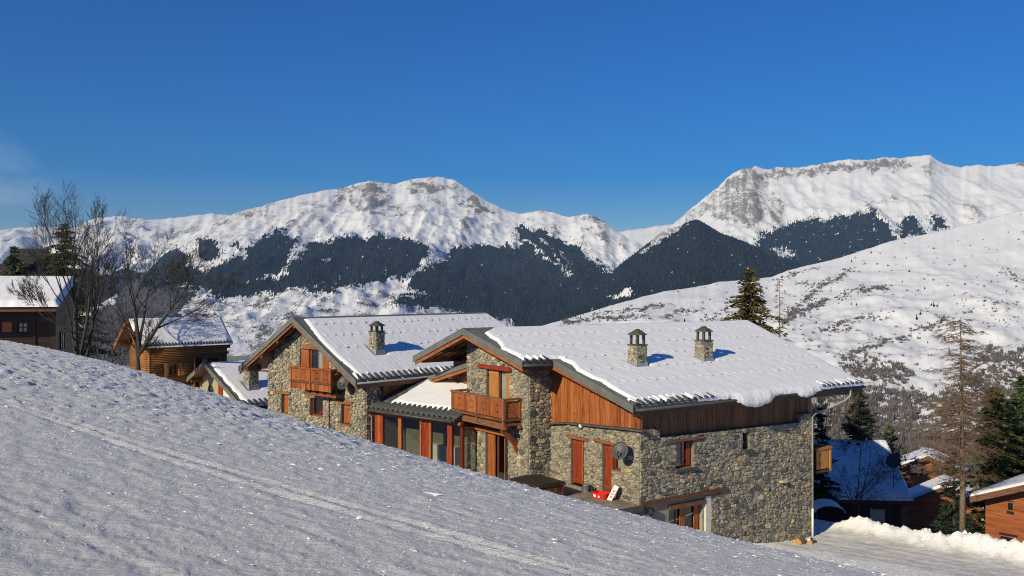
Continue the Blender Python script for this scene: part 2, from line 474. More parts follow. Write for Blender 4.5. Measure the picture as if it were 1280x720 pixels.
def build_ground():
    az = np.concatenate([np.arange(-85, -36, 1.2), np.arange(-36, 36, 0.15), np.arange(36, 86, 1.2)])
    r = 1.6 * 1.0135 ** np.arange(0, 112)
    r = np.concatenate([r, r[-1] * 1.0078 ** np.arange(1, 214)])
    r = np.concatenate([r, np.arange(r[-1] + .24, 58, .24)]); r = np.concatenate([r, r[-1] * 1.0135 ** np.arange(1, 150)])
    A, Rr = np.meshgrid(np.radians(az), r)
    X, Y = Rr * np.sin(A), Rr * np.cos(A)
    Z = ground(X, Y)
    # worn by skis: long scratches down the run, clods, a bumpy lip
    D = (0.78, -0.625)
    u, v = X * D[0] + Y * D[1], -X * D[1] + Y * D[0]
    hw = sstep(-0.4, 0.8, Z - shelf(X, Y))
    Z = Z + hw * (0.006 * fbm(u * 0.10, v * 0.6, 3, 21) + 0.040 * fbm(u * 1.9, v * 4.6, 6, 41, 0.70))
    far = sstep(9, 26, Rr)
    Z = Z + hw * far * 0.17 * np.clip(fbm(X * 3.2, Y * 3.2, 5, 51, 0.68), -0.08, 1)
    for k, (off, wd, dp) in enumerate([(1.2, .05, .02), (1.45, .05, .02), (2.9, .05, .010), (5.5, .06, .024), (5.8, .06, .024), (7.7, .06, .012), (9.2, .06, .012), (11.3, .06, .014), (3.6, .06, .012), (6.6, .05, .010)]):
        q = v - (off * 1.5 - 2.0) - 0.35 * perlin(u * 0.12, u * 0 + k, 61)
        Z = Z + hw * (-dp * np.exp(-(q / wd) ** 2) + dp * 0.8 * np.exp(-((q - wd * 1.9) / (wd * 0.8)) ** 2))
    rng = random.Random(3)
    for k in range(34):                                   # small pits and chunks
        t = rng.uniform(-0.5, 0.5); yy = rng.uniform(5, 22); xx = t * yy
        e2 = ((X - xx) / 0.22) ** 2 + ((Y - yy) / 0.22) ** 2
        Z = Z + (-0.03 if rng.random() < .6 else 0.03) * np.exp(-e2)
    Z = Z + (1 - hw) * 0.05 * fbm(X * 0.9, Y * 0.9, 4, 71)
    d, a = bank_d(X, Y), bank_a(X, Y)
    road = sstep(-0.3, -1.3, d + 0.3 * perlin(X * .8, Y * .8, 5)) * sstep(-8.2, -5.6, d + 0.9 * perlin(X * .5, Y * .5, 6)) * sstep(-4, 0.5, a)
    road = road * sstep(1.3, 0.1, ground(X, Y, False) - shelf(X, Y)) * (0.75 + 0.5 * fbm(X * .7, Y * .7, 3, 8))
    for off, wd in ((-2.3, .22), (-4.0, .22), (-3.2, .12), (-5.4, .3), (-1.6, .12)):          # wheel ruts
        q = d - off - .25 * perlin(a * .25, a * 0, 7 + int(off * 10) % 5)
        Z = Z + road * (-.045 * np.exp(-(q / wd) ** 2) + .03 * np.exp(-((np.abs(q) - wd * 1.8) / (wd * .7)) ** 2)) + road * .010 * fbm(a * 2, d * 5, 3, 98)
    me = np_mesh('snow_ground', np.stack([X, Y, Z], -1).reshape(-1, 3), grid_faces(*X.shape), M['piste'], True, {'road': np.clip(road, 0, 1)})
    structure('snow_ground', me)
    # loose crumbs and broken crust lying on the run
    rg = np.random.RandomState(12); n = 40000
    th = np.radians(rg.uniform(-33, 33, n)); rr = 3.2 * np.exp(rg.rand(n) * math.log(46 / 3.2))
    x, y = rr * np.sin(th), rr * np.cos(th)
    keep = (ground(x, y, False) > shelf(x, y) + .9) & (fbm(x * .5, y * .9, 3, 88) + .55 * rg.rand(n) > .05)
    x, y, rr = x[keep], y[keep], rr[keep]; n = len(x)
    sz = np.clip(rr * 0.0005, .003, .014) * np.exp(rg.normal(0, .55, n))
    uu, vv = x * D[0] + y * D[1], -x * D[1] + y * D[0]
    z = ground(x, y, False)
    # sit on the mesh: sample the nearest grid height
    ia = np.clip(np.searchsorted(np.radians(az), np.arctan2(x, y)), 1, len(az) - 1); ir = np.clip(np.searchsorted(r, rr), 1, len(r) - 1)
    z = .5 * (Z[ir, ia] + Z[ir - 1, ia - 1])
    ph = rg.rand(n) * 6.28; st = np.exp(rg.normal(.55, .35, n))
    V = np.zeros((n, 6, 3))
    for k in range(4):
        a = ph + k * 1.5708; q = sz * rg.uniform(.7, 1.3, n)
        cu, cv = np.cos(a) * q * st, np.sin(a) * q
        V[:, k, 0] = x + cu * D[0] - cv * D[1]; V[:, k, 1] = y + cu * D[1] + cv * D[0]; V[:, k, 2] = z + rg.uniform(-.2, .25, n) * sz
    V[:, 4] = np.stack([x + rg.normal(0, .25, n) * sz, y + rg.normal(0, .25, n) * sz, z + sz * rg.uniform(.15, .6, n)], -1)
    V[:, 5] = np.stack([x, y, z - sz], -1)
    f = np.array([[0, 1, 4], [1, 2, 4], [2, 3, 4], [3, 0, 4]])
    F = (f[None] + (np.arange(n) * 6)[:, None, None]).reshape(-1, 3)
    tag(add_obj('snow_crumbs', np_mesh('snow_crumbs', V.reshape(-1, 3), F, M['snow'], False)), kind='stuff')
    # angular clods thrown up along the ploughed bank
    n = 70; t = rg.uniform(-1.0, 12.5, n); dd = rg.normal(-.1, .6, n); sz = np.exp(rg.normal(math.log(.06), .5, n))
    x, y = 18.6 + t * .753 + dd * .658, 49.5 - t * .658 + dd * .753
    z = ground(x, y); nv = 14; V = np.zeros((n, nv, 3)); V[:] = np.stack([x, y, z + sz * .25], -1)[:, None]
    F = []
    for k in range(6):
        a = k * 1.0472
        V[:, k, 0] += np.cos(a) * sz * rg.uniform(.6, 1.2, n); V[:, k, 1] += np.sin(a) * sz * rg.uniform(.6, 1.2, n); V[:, k, 2] += sz * rg.uniform(-.7, -.1, n)
        V[:, 6 + k, 0] += np.cos(a + .4) * sz * rg.uniform(.4, .9, n); V[:, 6 + k, 1] += np.sin(a + .4) * sz * rg.uniform(.4, .9, n); V[:, 6 + k, 2] += sz * rg.uniform(.2, .8, n)
        k2 = (k + 1) % 6; F += [[k, k2, 6 + k], [k2, 6 + k2, 6 + k], [6 + k, 6 + k2, 12]]
    V[:, 12, 2] += sz * rg.uniform(.6, 1.1, n)
    F = (np.array(F)[None] + (np.arange(n) * nv)[:, None, None]).reshape(-1, 3)
    tag(add_obj('snow_clods', np_mesh('snow_clods', V.reshape(-1, 3), F, M['snow'], False)), kind='stuff')
build_ground()

# ------------------------------------------------------------------ mountains and valley sides
def interp(xs, pts):
    p = sorted(pts)
    return np.interp(xs, [a for a, _ in p], [b for _, b in p])

class Relief: pass

def relief(name, mat, ridge, base, yf, yr, dx=2.5, nq=150, x0=-420, x1=1700, prof=1.0, amp=60, wl=900, ridge_noise=1.0, back=90, gully=0.0, seed=0, fine=0.0):
    xs = np.arange(x0, x1, dx)
    q = np.concatenate([np.linspace(0, 1, nq), 1 + np.linspace(0.03, 1, 10) * 0.3])
    Q, XP = np.meshgrid(q, xs, indexing='ij')
    ry = interp(xs, ridge) + ridge_noise * (fbm(xs / 22.0, xs * 0, 3, seed + 1) * 2.2 + fbm(xs / 7.0, xs * 0 + 3, 3, seed + 2, .6, True) * 1.3)
    by = interp(xs, base)
    Yf = interp(xs, yf); Yr = interp(xs, yr)
    qq = np.minimum(Q, 1)
    Yd = Yf[None] + (Yr - Yf)[None] * Q
    py = by[None] + (ry - by)[None] * qq ** prof + np.maximum(Q - 1, 0) / 0.3 * back
    X = (XP - 640) / FPX * Yd
    Z = -(py - HOR) / FPX * Yd
    env = np.clip(4 * qq * (1 - qq), 0, 1) + 0.03
    rel = fbm(X / wl, Yd / wl, 8, seed, 0.56, True) - 0.2
    Z = Z + amp * env * rel
    if gully:
        Z = Z + gully * env * fbm(X / (wl * 0.28), Yd / (wl * 1.6), 4, seed + 40, 0.55, True)
    Z = Z + fine * (env + .12) * fbm(X / 150.0, Yd / 420.0, 5, seed + 60, .6, True)
    o = Relief()
    o.X, o.Y, o.Z, o.q = X, Yd, Z, Q
    o.px = 640 + FPX * X / Yd; o.py = HOR - FPX * Z / Yd
    o.mat, o.name = mat, name
    o.attrs = {k: np.zeros(X.shape) for k in ('rock', 'forest', 'brush')}
    # convex ribs and steep faces shed snow
    zz_ = o.py; lap = np.zeros(zz_.shape)
    for st in (2, 4): 
        lap[:, st:-st] += (zz_[:, 2 * st:] + zz_[:, :-2 * st] - 2 * zz_[:, st:-st]) / st
    o.rib = np.clip(lap / (lap.std() + 1e-6), -2.5, 2.5)
    return o

def jitter(o, a, wl, seed):
    k = a * .55
    return o.px + a * fbm(o.px / wl, o.py / wl, 4, seed) + k * fbm(o.px / 5, o.py / 4, 3, seed + 9), o.py + a * fbm(o.px / wl, o.py / wl, 4, seed + 50) + k * fbm(o.px / 4, o.py / 5, 3, seed + 59)

def finish(o):
    P = np.stack([o.X, o.Y, o.Z], -1).reshape(-1, 3)
    structure(o.name, np_mesh(o.name, P, grid_faces(*o.X.shape), o.mat, True, o.attrs))

def scatter(o, weight, n, seed, feather=0.0):
    rng = np.random.RandomState(seed)
    w = weight.copy(); w[o.q >= 1.0] = 0; w[0] = 0; w[:, 0] = 0
    vis = (o.px > -140) & (o.px < 1420)
    w = (w * vis).ravel()
    if w.sum() <= 0: return np.zeros((0, 3))
    idx = rng.choice(w.size, n, p=w / w.sum())
    r, c = np.unravel_index(idx, o.X.shape)
    if feather:
        r = np.clip(r + np.rint(rng.normal(0, feather, n)).astype(int), 1, o.X.shape[0] - 12); c = np.clip(c + np.rint(rng.normal(0, feather, n)).astype(int), 1, o.X.shape[1] - 1)
    a, b = rng.rand(n), rng.rand(n)
    def bl(F): return (F[r, c] * (1 - a) + F[r - 1, c] * a) * (1 - b) + (F[r, c - 1] * (1 - a) + F[r - 1, c - 1] * a) * b
    return np.stack([bl(o.X), bl(o.Y), bl(o.Z)], -1)

def cone_wood(name, P, hmin, hmax, mat, wratio, seed, sides=5):
    """a far conifer wood: one small cone with a skirt for each tree"""
    rng = np.random.RandomState(seed)
    n = len(P)
    h = rng.uniform(hmin, hmax, n) * (0.75 + 0.25 * rng.rand(n)); w = h * wratio * rng.uniform(0.8, 1.2, n)
    ph = rng.rand(n) * 6.28
    V = np.zeros((n, sides + 1, 3)); V[:, 0] = P; V[:, 0, 2] += h
    for k in range(sides):
        a = ph + 2 * np.pi * k / sides
        V[:, k + 1, 0] = P[:, 0] + np.cos(a) * w; V[:, k + 1, 1] = P[:, 1] + np.sin(a) * w; V[:, k + 1, 2] = P[:, 2] - 0.06 * h
    f = np.array([[0, 1 + k, 1 + (k + 1) % sides] for k in range(sides)])
    F = (f[None] + (np.arange(n) * (sides + 1))[:, None, None]).reshape(-1, 3)
    return tag(add_obj(name, np_mesh(name, V.reshape(-1, 3), F, mat, False)), kind='stuff')

def brush_mass(name, P, hmin, hmax, mat, seed, blades=9, spread=0.6, flat=1.0):
    """bare bushes: each a burst of thin upright slivers"""
    rng = np.random.RandomState(seed)
    n = len(P)
    h = rng.uniform(hmin, hmax, n)
    V = np.zeros((n, blades, 3, 3))
    for k in range(blades):
        a = rng.rand(n) * 6.28; rr = h * spread * np.sqrt(rng.rand(n))
        bx, by = np.cos(a) * rr, np.sin(a) * rr
        t = rng.rand(n) * 6.28; w = h * rng.uniform(0.10, 0.22, n)
        hh = h * rng.uniform(0.45, 1.0, n) * flat
        V[:, k, 0] = P + np.stack([bx * .5 - np.cos(t) * w, by * .5 - np.sin(t) * w, -0.1 * h], -1)
        V[:, k, 1] = P + np.stack([bx * .5 + np.cos(t) * w, by * .5 + np.sin(t) * w, -0.1 * h], -1)
        V[:, k, 2] = P + np.stack([bx, by, hh], -1)
    F = np.arange(n * blades * 3).reshape(-1, 3)
    return tag(add_obj(name, np_mesh(name, V.reshape(-1, 3), F, mat, False)), kind='stuff')

def zz(pts, ox, oy, s): return [(ox + x / s, oy + y / s) for x, y in pts]

def build_mountains():
    # far range behind the bare trees, left
    o = relief('far_range', M['mountain'], [(-420, 330), (-200, 300), (0, 288), (40, 283), (90, 285), (120, 272), (150, 270), (185, 275), (225, 272), (262, 267), (300, 271), (360, 290), (1700, 330)],
               [(-420, 430), (0, 420), (300, 420), (1700, 430)], [(0, 6200)], [(0, 10500)], dx=3, nq=110, x1=700, prof=0.95, amp=210, wl=1500, gully=150, back=60, seed=11, fine=40)
    o.attrs['rock'] = 0.26 + .07 * o.rib + 0.26 * sstep(-0.05, 0.45, fbm(o.X / 420, o.Z / 330, 4, 3)) * sstep(275, 285, o.py)
    o.attrs['forest'] = sstep(325, 350, o.py + 12 * fbm(o.px / 40, o.py / 20, 3, 2)) * 0.9
    finish(o)
    # the snowy gap at the head of the valley
    o = relief('gap_ridge', M['mountain'], [(600, 330), (740, 300), (775, 288), (800, 285), (830, 281), (900, 270), (1000, 260)], [(600, 420), (1000, 420)],
               [(0, 8200)], [(0, 11000)], dx=4, nq=60, x0=560, x1=1040, amp=60, wl=1200, back=50, seed=15)
    o.attrs['rock'] = 0.10 + 0 * o.X
    finish(o)
    # right massif with its rock band
    o = relief('rock_band_mountain', M['mountain'],
               [(560, 420), (700, 390), (800, 312), (830, 290), (848, 275), (862, 262), (880, 247), (900, 231), (915, 218), (930, 210), (945, 208), (960, 211), (978, 208), (1000, 209), (1020, 206), (1045, 201),
                (1062, 199), (1085, 200), (1100, 197), (1130, 196), (1163, 194), (1180, 204), (1200, 208), (1222, 207), (1250, 206), (1280, 201), (1330, 196), (1450, 215), (1700, 240)],
               [(560, 440), (1700, 420)], [(0, 4600)], [(0, 7800)], dx=2.5, nq=170, x0=560, x1=1700, prof=1.0, amp=95, wl=1300, gully=45, ridge_noise=1.1, back=70, seed=23, fine=26)
    px, py = jitter(o, 10, 16, 5)
    rk = 0.31 + 0.05 * o.rib + 0.12 * fbm(o.X / 300, o.Z / 160, 5, 8) + 0.08 * fbm(o.X / 60, o.Z / 140, 4, 108, .6)
    face = in_poly(px, py, [(845, 280), (905, 228), (935, 208), (950, 215), (965, 235), (985, 262), (975, 280), (955, 275), (925, 285), (905, 275), (880, 268), (855, 284)])
    rk = rk + face * 0.20
    tip = in_poly(px, py, [(912, 262), (932, 238), (952, 245), (962, 268), (948, 278), (920, 280)])
    rk = rk + tip * 0.07
    rline = np.interp(o.px, [850, 900, 930, 1000, 1045, 1085, 1140, 1165], [275, 231, 210, 209, 201, 200, 197, 195])
    band = np.exp(-((py - rline - 7) / 6.0) ** 2) * sstep(925, 960, o.px) * sstep(1160, 1120, o.px)
    rk = rk + band * 0.40 * (0.8 + 0.5 * fbm(o.px / 14, o.py / 8, 3, 31))
    rk = rk + in_poly(px, py, [(1150, 212), (1170, 200), (1186, 214), (1164, 220)]) * 0.14
    rk = rk + in_poly(px, py, [(1185, 250), (1225, 256), (1250, 272), (1236, 280), (1190, 278)]) * 0.11
    rk = rk + in_poly(px, py, [(1270, 203), (1290, 195), (1300, 205), (1280, 210)]) * 0.3
    track = line_dist(px, py, zz([(690, 225), (760, 205), (850, 200), (940, 195)], 840, 180, 2.909))
    rk = rk + 0.25 * np.exp(-(track / 1.3) ** 2)
    o.attrs['rock'] = rk
    S = (840, 180, 2.909)
    fo = in_poly(px, py, zz([(315, 375), (330, 330), (430, 290), (540, 275), (640, 260), (720, 240), (760, 270), (800, 310), (815, 355), (700, 400), (560, 450), (440, 470), (390, 450), (350, 410)], *S)).astype(float)
    fo = np.maximum(fo, in_poly(px, py, zz([(835, 270), (860, 255), (925, 322), (830, 345)], *S)))
    fo = np.maximum(fo, in_poly(px, py, zz([(945, 250), (1012, 302), (950, 312)], *S)))
    fo = fo * (1 - in_poly(px, py, zz([(365, 385), (420, 380), (460, 400), (420, 420), (380, 415)], *S)))
    fo = fo * (1 - 0.8 * (fbm(o.px / 5, o.py / 5, 3, 77) > 0.36))
    o.attrs['forest'] = fo
    finish(o)
    P1 = scatter(o, fo, 11000, 1, 1.4)
    # main mountain, left
    o = relief('broad_snow_mountain', M['mountain'],
               [(-420, 470), (0, 440), (100, 395), (150, 365), (190, 335), (215, 307), (240, 293), (265, 280), (290, 268), (310, 262), (335, 255), (365, 247), (400, 238), (430, 235), (448, 229), (464, 225),
                (478, 229), (495, 230), (515, 224), (540, 221), (557, 223), (570, 226), (582, 234), (596, 243), (612, 254), (630, 262), (648, 267), (660, 265), (675, 263), (690, 266), (712, 271), (735, 267),
                (745, 271), (756, 278), (770, 289), (785, 299), (797, 302), (815, 318), (850, 345), (900, 372), (1000, 420), (1100, 470)],
               [(-420, 520), (0, 470), (300, 446), (700, 430), (1100, 480)], [(0, 2700), (500, 2700), (800, 4200)], [(-400, 5200), (200, 5600), (450, 7200), (560, 7600), (700, 6800), (800, 6000), (1000, 5200)],
               dx=2.4, nq=230, x0=-420, x1=1050, prof=1.06, amp=95, wl=1250, gully=60, ridge_noise=0.8, back=80, seed=37, fine=28)
    px, py = jitter(o, 11, 18, 15)
    rk = 0.33 + 0.06 * o.rib + 0.16 * fbm(o.X / 330, o.Z / 150, 5, 18) + 0.10 * fbm(o.X / 70, o.Z / 160, 4, 118, .6)
    rk = rk + 0.13 * sstep(305, 262, py) * (fbm(o.px / 26, o.py / 9, 3, 90) > 0.02)
    S = (180, 200, 2.783)
    for poly, w in (([(640, 170), (690, 85), (730, 78), (720, 110), (660, 165)], .22), ([(770, 90), (810, 75), (850, 130), (910, 190), (880, 180), (800, 150), (740, 130)], .2),
                    ([(900, 90), (960, 70), (1050, 90), (1000, 110), (920, 110)], .2), ([(1095, 160), (1130, 130), (1170, 150), (1225, 190), (1190, 190), (1150, 165)], .3),
                    ([(410, 195), (440, 180), (470, 185), (440, 200)], .22), ([(350, 190), (420, 165), (400, 190), (260, 250), (160, 290), (130, 300), (230, 230)], .12)):
        rk = rk + in_poly(px, py, zz(poly, *S)) * w * .85
    S5 = (560, 230, 3.765)
    for poly, w in (([(640, 215), (680, 190), (740, 220), (800, 250), (840, 300), (780, 290), (700, 270)], .26), ([(480, 190), (540, 210), (620, 280), (560, 250), (500, 220)], .2), ([(650, 145), (700, 140), (740, 190), (690, 170)], .28)):
        rk = rk + in_poly(px, py, zz(poly, *S5)) * w * .6
    o.attrs['rock'] = rk
    polys = [zz(p, *S) for p in (
        [(190, 275), (240, 266), (258, 332), (228, 345), (235, 362), (200, 350), (196, 318)],
        [(0, 345), (60, 330), (100, 315), (160, 345), (150, 372), (225, 385), (235, 378), (300, 360), (345, 338), (360, 300), (400, 275), (440, 262), (500, 230), (470, 258), (532, 262), (522, 300), (505, 350), (480, 390), (440, 408), (330, 420), (230, 440), (0, 445)],
        [(280, 295), (320, 290), (358, 304), (300, 310)],
        [(508, 390), (512, 350), (545, 320), (580, 295), (650, 285), (700, 262), (720, 268), (800, 266), (860, 266), (920, 280), (990, 300), (985, 345), (940, 380), (900, 412), (840, 418), (740, 428), (640, 432), (690, 455), (600, 462), (520, 440), (440, 455), (380, 462), (300, 476), (240, 470), (200, 440), (330, 420), (450, 418)],
        [(915, 432), (960, 378), (1040, 352), (1100, 342), (1068, 312), (1090, 300), (1180, 296), (1290, 300), (1290, 540), (1200, 520), (1080, 520), (880, 500), (890, 480), (1010, 470), (940, 455)])]
    polys.append([(560, 330), (565, 311), (584, 308), (608, 307), (650, 310), (653, 303), (644, 286), (652, 282), (668, 286), (685, 291), (709, 302), (730, 313), (741, 323), (759, 341), (790, 342), (850, 345), (900, 372), (900, 470), (700, 470), (640, 400), (560, 388)])
    fo = np.zeros(px.shape)
    for p in polys: fo = np.maximum(fo, in_poly(px, py, p))
    fo = fo * (1 - 0.75 * (fbm(o.px / 5, o.py / 5, 3, 87) > 0.50))
    for s, w in (([(664, 306), (690, 330), (712, 345)], 1.6), ([(676, 298), (698, 325), (714, 340)], 1.3), ([(700, 312), (712, 330)], 1.0), ([(738, 318), (758, 337)], 1.2), ([(655, 300), (668, 310)], 1.6), ([(430, 340), (415, 352), (395, 361)], 1.0)):
        fo = fo * (1 - (line_dist(px + 0, py, s) < w))
    for p in (zz([(535, 345), (560, 330), (545, 352)], *S), zz([(615, 345), (650, 340), (640, 358)], *S), zz([(840, 370), (848, 370), (846, 402), (838, 402)], *S)):
        fo = fo * (1 - in_poly(o.px, o.py, p))
    o.attrs['forest'] = fo
    low = sstep(352, 372, py) * (1 - fo) * sstep(760, 700, o.px)
    patch = fbm(o.px / 34, o.py / 11, 4, 19)
    o.attrs['brush'] = 0.15 + low * (0.19 + 0.22 * sstep(-0.1, 0.4, patch))
    dark = in_poly(px, py, [(90, 470), (110, 405), (150, 365), (200, 325), (222, 308), (238, 330), (205, 352), (240, 365), (225, 395), (250, 420), (220, 470)])
    o.attrs['brush'] = np.maximum(o.attrs['brush'], dark * 0.9)
    finish(o)
    P2 = scatter(o, fo * sstep(1.2, .1, o.q), 40000, 2, 1.8)
    P2b = scatter(o, low * np.clip(patch + 0.12, 0.02, 1), 5200, 3)
    P2c = scatter(o, dark.astype(float) * (1 - fo), 3500, 4)
    # dark wooded spur in front of the right massif
    o = relief('wooded_spur', M['mountain'],
               [(480, 470), (600, 430), (690, 397), (725, 372), (760, 343), (780, 327), (800, 312), (815, 300), (826, 291), (838, 284), (850, 282), (862, 276), (872, 274), (886, 282), (900, 291), (930, 302), (960, 316), (990, 327), (1030, 340), (1120, 380), (1300, 420)],
               [(480, 490), (690, 425), (1000, 415), (1300, 450)], [(0, 3100)], [(0, 4700)], dx=2.5, nq=120, x0=480, x1=1300, prof=0.95, amp=55, wl=800, gully=40, ridge_noise=0.8, back=80, seed=53)
    px, py = jitter(o, 7, 14, 25)
    fo = np.ones(px.shape)
    bare = in_poly(px, py, [(800, 318), (822, 292), (840, 283), (862, 274), (845, 288), (825, 300)]) | (line_dist(px, py, [(805, 312), (825, 298), (850, 286)]) < 1.8)
    fo = fo * (1 - bare)
    clear = in_poly(px, py, [(757, 371), (775, 366), (783, 361), (793, 363), (788, 370), (775, 373)])
    fo = fo * (1 - clear) * (1 - 0.8 * (fbm(o.px / 4, o.py / 5, 3, 57) > 0.52))
    o.attrs['forest'] = fo
    o.attrs['rock'] = 0.15 + 0.38 * bare
    finish(o)
    P3 = scatter(o, fo, 25000, 5, 1.2)
    cone_wood('far_conifer_wood', np.concatenate([P1, P2]), 12, 19, M['conifer_far'], 0.21, 6, 4)
    cone_wood('spur_conifer_wood', P3, 11, 17, M['conifer_far'], 0.21, 7, 4)
    brush_mass('valley_brush', P2b, 3.5, 9, M['brush_far'], 8, 8, 0.7)
    brush_mass('shaded_bare_wood', P2c, 8, 14, M['brush_far'], 9, 7, 0.5)
    # near hillside on the right
    o = relief('pasture_hillside', M['hillside'],
               [(-420, 520), (0, 490), (300, 455), (560, 432), (640, 416), (690, 404), (730, 392), (765, 382), (800, 372), (830, 364), (865, 359), (900, 352), (940, 349), (965, 346), (985, 338), (1010, 332), (1040, 325), (1075, 314), (1110, 302),
                (1150, 294), (1200, 283), (1240, 273), (1280, 262), (1350, 245), (1500, 225), (1700, 215)],
               [(-420, 600), (0, 560), (500, 560), (1000, 640), (1700, 700)], [(0, 430)], [(-400, 1500), (500, 1700), (900, 2300), (1280, 2700), (1700, 2700)], dx=2.5, nq=230, x0=-420, x1=1700, prof=0.88, amp=42, wl=520, gully=9, ridge_noise=0.45, back=120, seed=71)
    px, py = jitter(o, 7, 22, 35)
    S = (880, 320, 3.0)
    bands = [(zz([(370, 165), (440, 112), (540, 62)], *S), 3.6), (zz([(490, 152), (560, 138), (620, 122), (690, 113)], *S), 2.2), (zz([(360, 100), (400, 110), (520, 70)], *S), 1.2),
             (zz([(520, 385), (600, 355), (680, 320), (760, 298), (850, 265), (910, 235)], *S), 3.2), (zz([(930, 230), (1000, 205), (1120, 195)], *S), 1.2), (zz([(430, 285), (500, 270), (550, 268)], *S), 2.5),
             (zz([(250, 85), (330, 70), (430, 50)], *S), 1.3), (zz([(810, 205), (900, 180), (1000, 170), (1190, 170)], *S), 1.0), (zz([(500, 245), (580, 235), (700, 225)], *S), 2.2), (zz([(1110, 55), (1150, 60), (1200, 100)], *S), 2.0),
             ([(735, 395), (770, 388), (830, 383)], 1.4), ([(830, 398), (850, 390), (880, 384)], 1.5), ([(880, 400), (905, 392), (935, 388)], 1.4), ([(700, 402), (760, 398), (810, 393)], 1.6)]
    br = np.zeros(px.shape)
    for b, w in bands: br = np.maximum(br, np.exp(-(line_dist(px, py, b) / w) ** 2))
    wedge = in_poly(px, py, zz([(280, 262), (305, 225), (350, 195), (400, 175), (480, 160), (450, 185), (380, 205), (330, 240)], *S))
    wood = in_poly(px, py, zz([(500, 415), (560, 400), (640, 378), (700, 385), (760, 400), (790, 440), (760, 470), (700, 480), (690, 500), (650, 560), (640, 700), (420, 800), (380, 560), (560, 470), (540, 440)], *S))
    wood2 = in_poly(px, py, [(1085, 500), (1130, 480), (1160, 500), (1200, 478), (1235, 430), (1262, 440), (1300, 420), (1400, 430), (1400, 640), (1050, 640)])
    clump = sstep(0.30, 0.55, fbm(o.px / 30, o.py / 10, 4, 61)) * sstep(345, 380, o.py)
    scrub = sstep(0.1, 0.5, fbm(o.px / 16, o.py / 9, 4, 63)) * in_poly(px, py, zz([(1050, 250), (1140, 215), (1200, 220), (1250, 400), (1100, 380)], *S))
    o.attrs['brush'] = np.clip(0.17 + br * 0.42 + wedge * 0.38 + wood * 0.20 + wood2 * 0.20 + clump * 0.2 + scrub * 0.2 + .06 * fbm(o.px / 9, o.py / 5, 3, 163), 0, 0.95)
    o.attrs['rock'] = 0.22 + 0.20 * sstep(0.05, 0.5, fbm(o.px / 22, o.py / 5, 4, 62)) + 0.10 * sstep(500, 420, o.py) * sstep(330, 400, o.py)
    finish(o)
    wt = br * 1.0 + wedge * 1.2 + wood * 0.9 + wood2 * 1.1 + clump * 0.35 + scrub * 0.5 + 0.012
    near = np.clip(o.Y / 900, 0.15, 1)
    P4 = scatter(o, wt * near, 13000, 11, 1.0)
    brush_mass('hillside_brush', P4, 2.5, 6.5, M['brush_far'], 12, 10, 0.75)
    P5 = scatter(o, (wood * 1.0 + wood2 * 1.0 + wedge * .3) * near, 1500, 13)
    brush_mass('bare_valley_wood', P5, 6, 11, M['brush_far'], 14, 12, 0.42)
    P6 = scatter(o, (clump + 0.03) * sstep(500, 420, o.py), 120, 17)
    cone_wood('hillside_conifers', P6, 6, 11, M['conifer_far'], 0.24, 18, 6)
build_mountains()

# ------------------------------------------------------------------ air
def build_haze():
    me = bpy.data.meshes.new('haze')
    bm = bmesh.new()
    bmesh.ops.create_cube(bm, size=1.0)
    lo, hi = Vector((-16000, -400, -1800)), Vector((16000, 16500, 1700))
    for v in bm.verts: v.co = Vector([lo[i] + (v.co[i] + 0.5) * (hi[i] - lo[i]) for i in range(3)])
    bm.to_mesh(me); bm.free()
    m = bpy.data.materials.new('mountain_air')
    m.use_nodes = True
    n, l = m.node_tree.nodes, m.node_tree.links
    n.clear()
    out = n.new('ShaderNodeOutputMaterial'); pv = n.new('ShaderNodeVolumePrincipled')
    pv.inputs['Color'].default_value = (0.36, 0.58, 1.0, 1)
    pv.inputs['Density'].default_value = HAZE
    pv.inputs['Anisotropy'].default_value = 0.0
    l.new(pv.outputs[0], out.inputs['Volume'])
    me.materials.append(m)
    tag(add_obj('haze', me), kind='stuff')
HAZE = 0.00004
if HAZE: build_haze()

# ------------------------------------------------------------------ object builder helpers
class Frame:
    """a thing: an Empty at its base; geometry is given in its own x, y and in world z"""
    def __init__(s, name, label, cat, X, Y, base, theta=0.0, group=None, size=1.0):
        s.base = base
        s.root = bpy.data.objects.new(name, None)
        s.root.empty_display_size = 0.3
        COL.objects.link(s.root)
        s.root.location = (X, Y, base * size)
        s.root.scale = (size, size, size)
        s.root.rotation_euler = (0, 0, theta)
        tag(s.root, label, cat, group)
        s.c, s.s = math.cos(theta), math.sin(theta)
        s.X, s.Y = X, Y
    def world(s, x, y): return (s.X + x * s.c - y * s.s, s.Y + x * s.s + y * s.c)
    def local(s, X, Y):
        dx, dy = X - s.X, Y - s.Y
        return (dx * s.c + dy * s.s, -dx * s.s + dy * s.c)

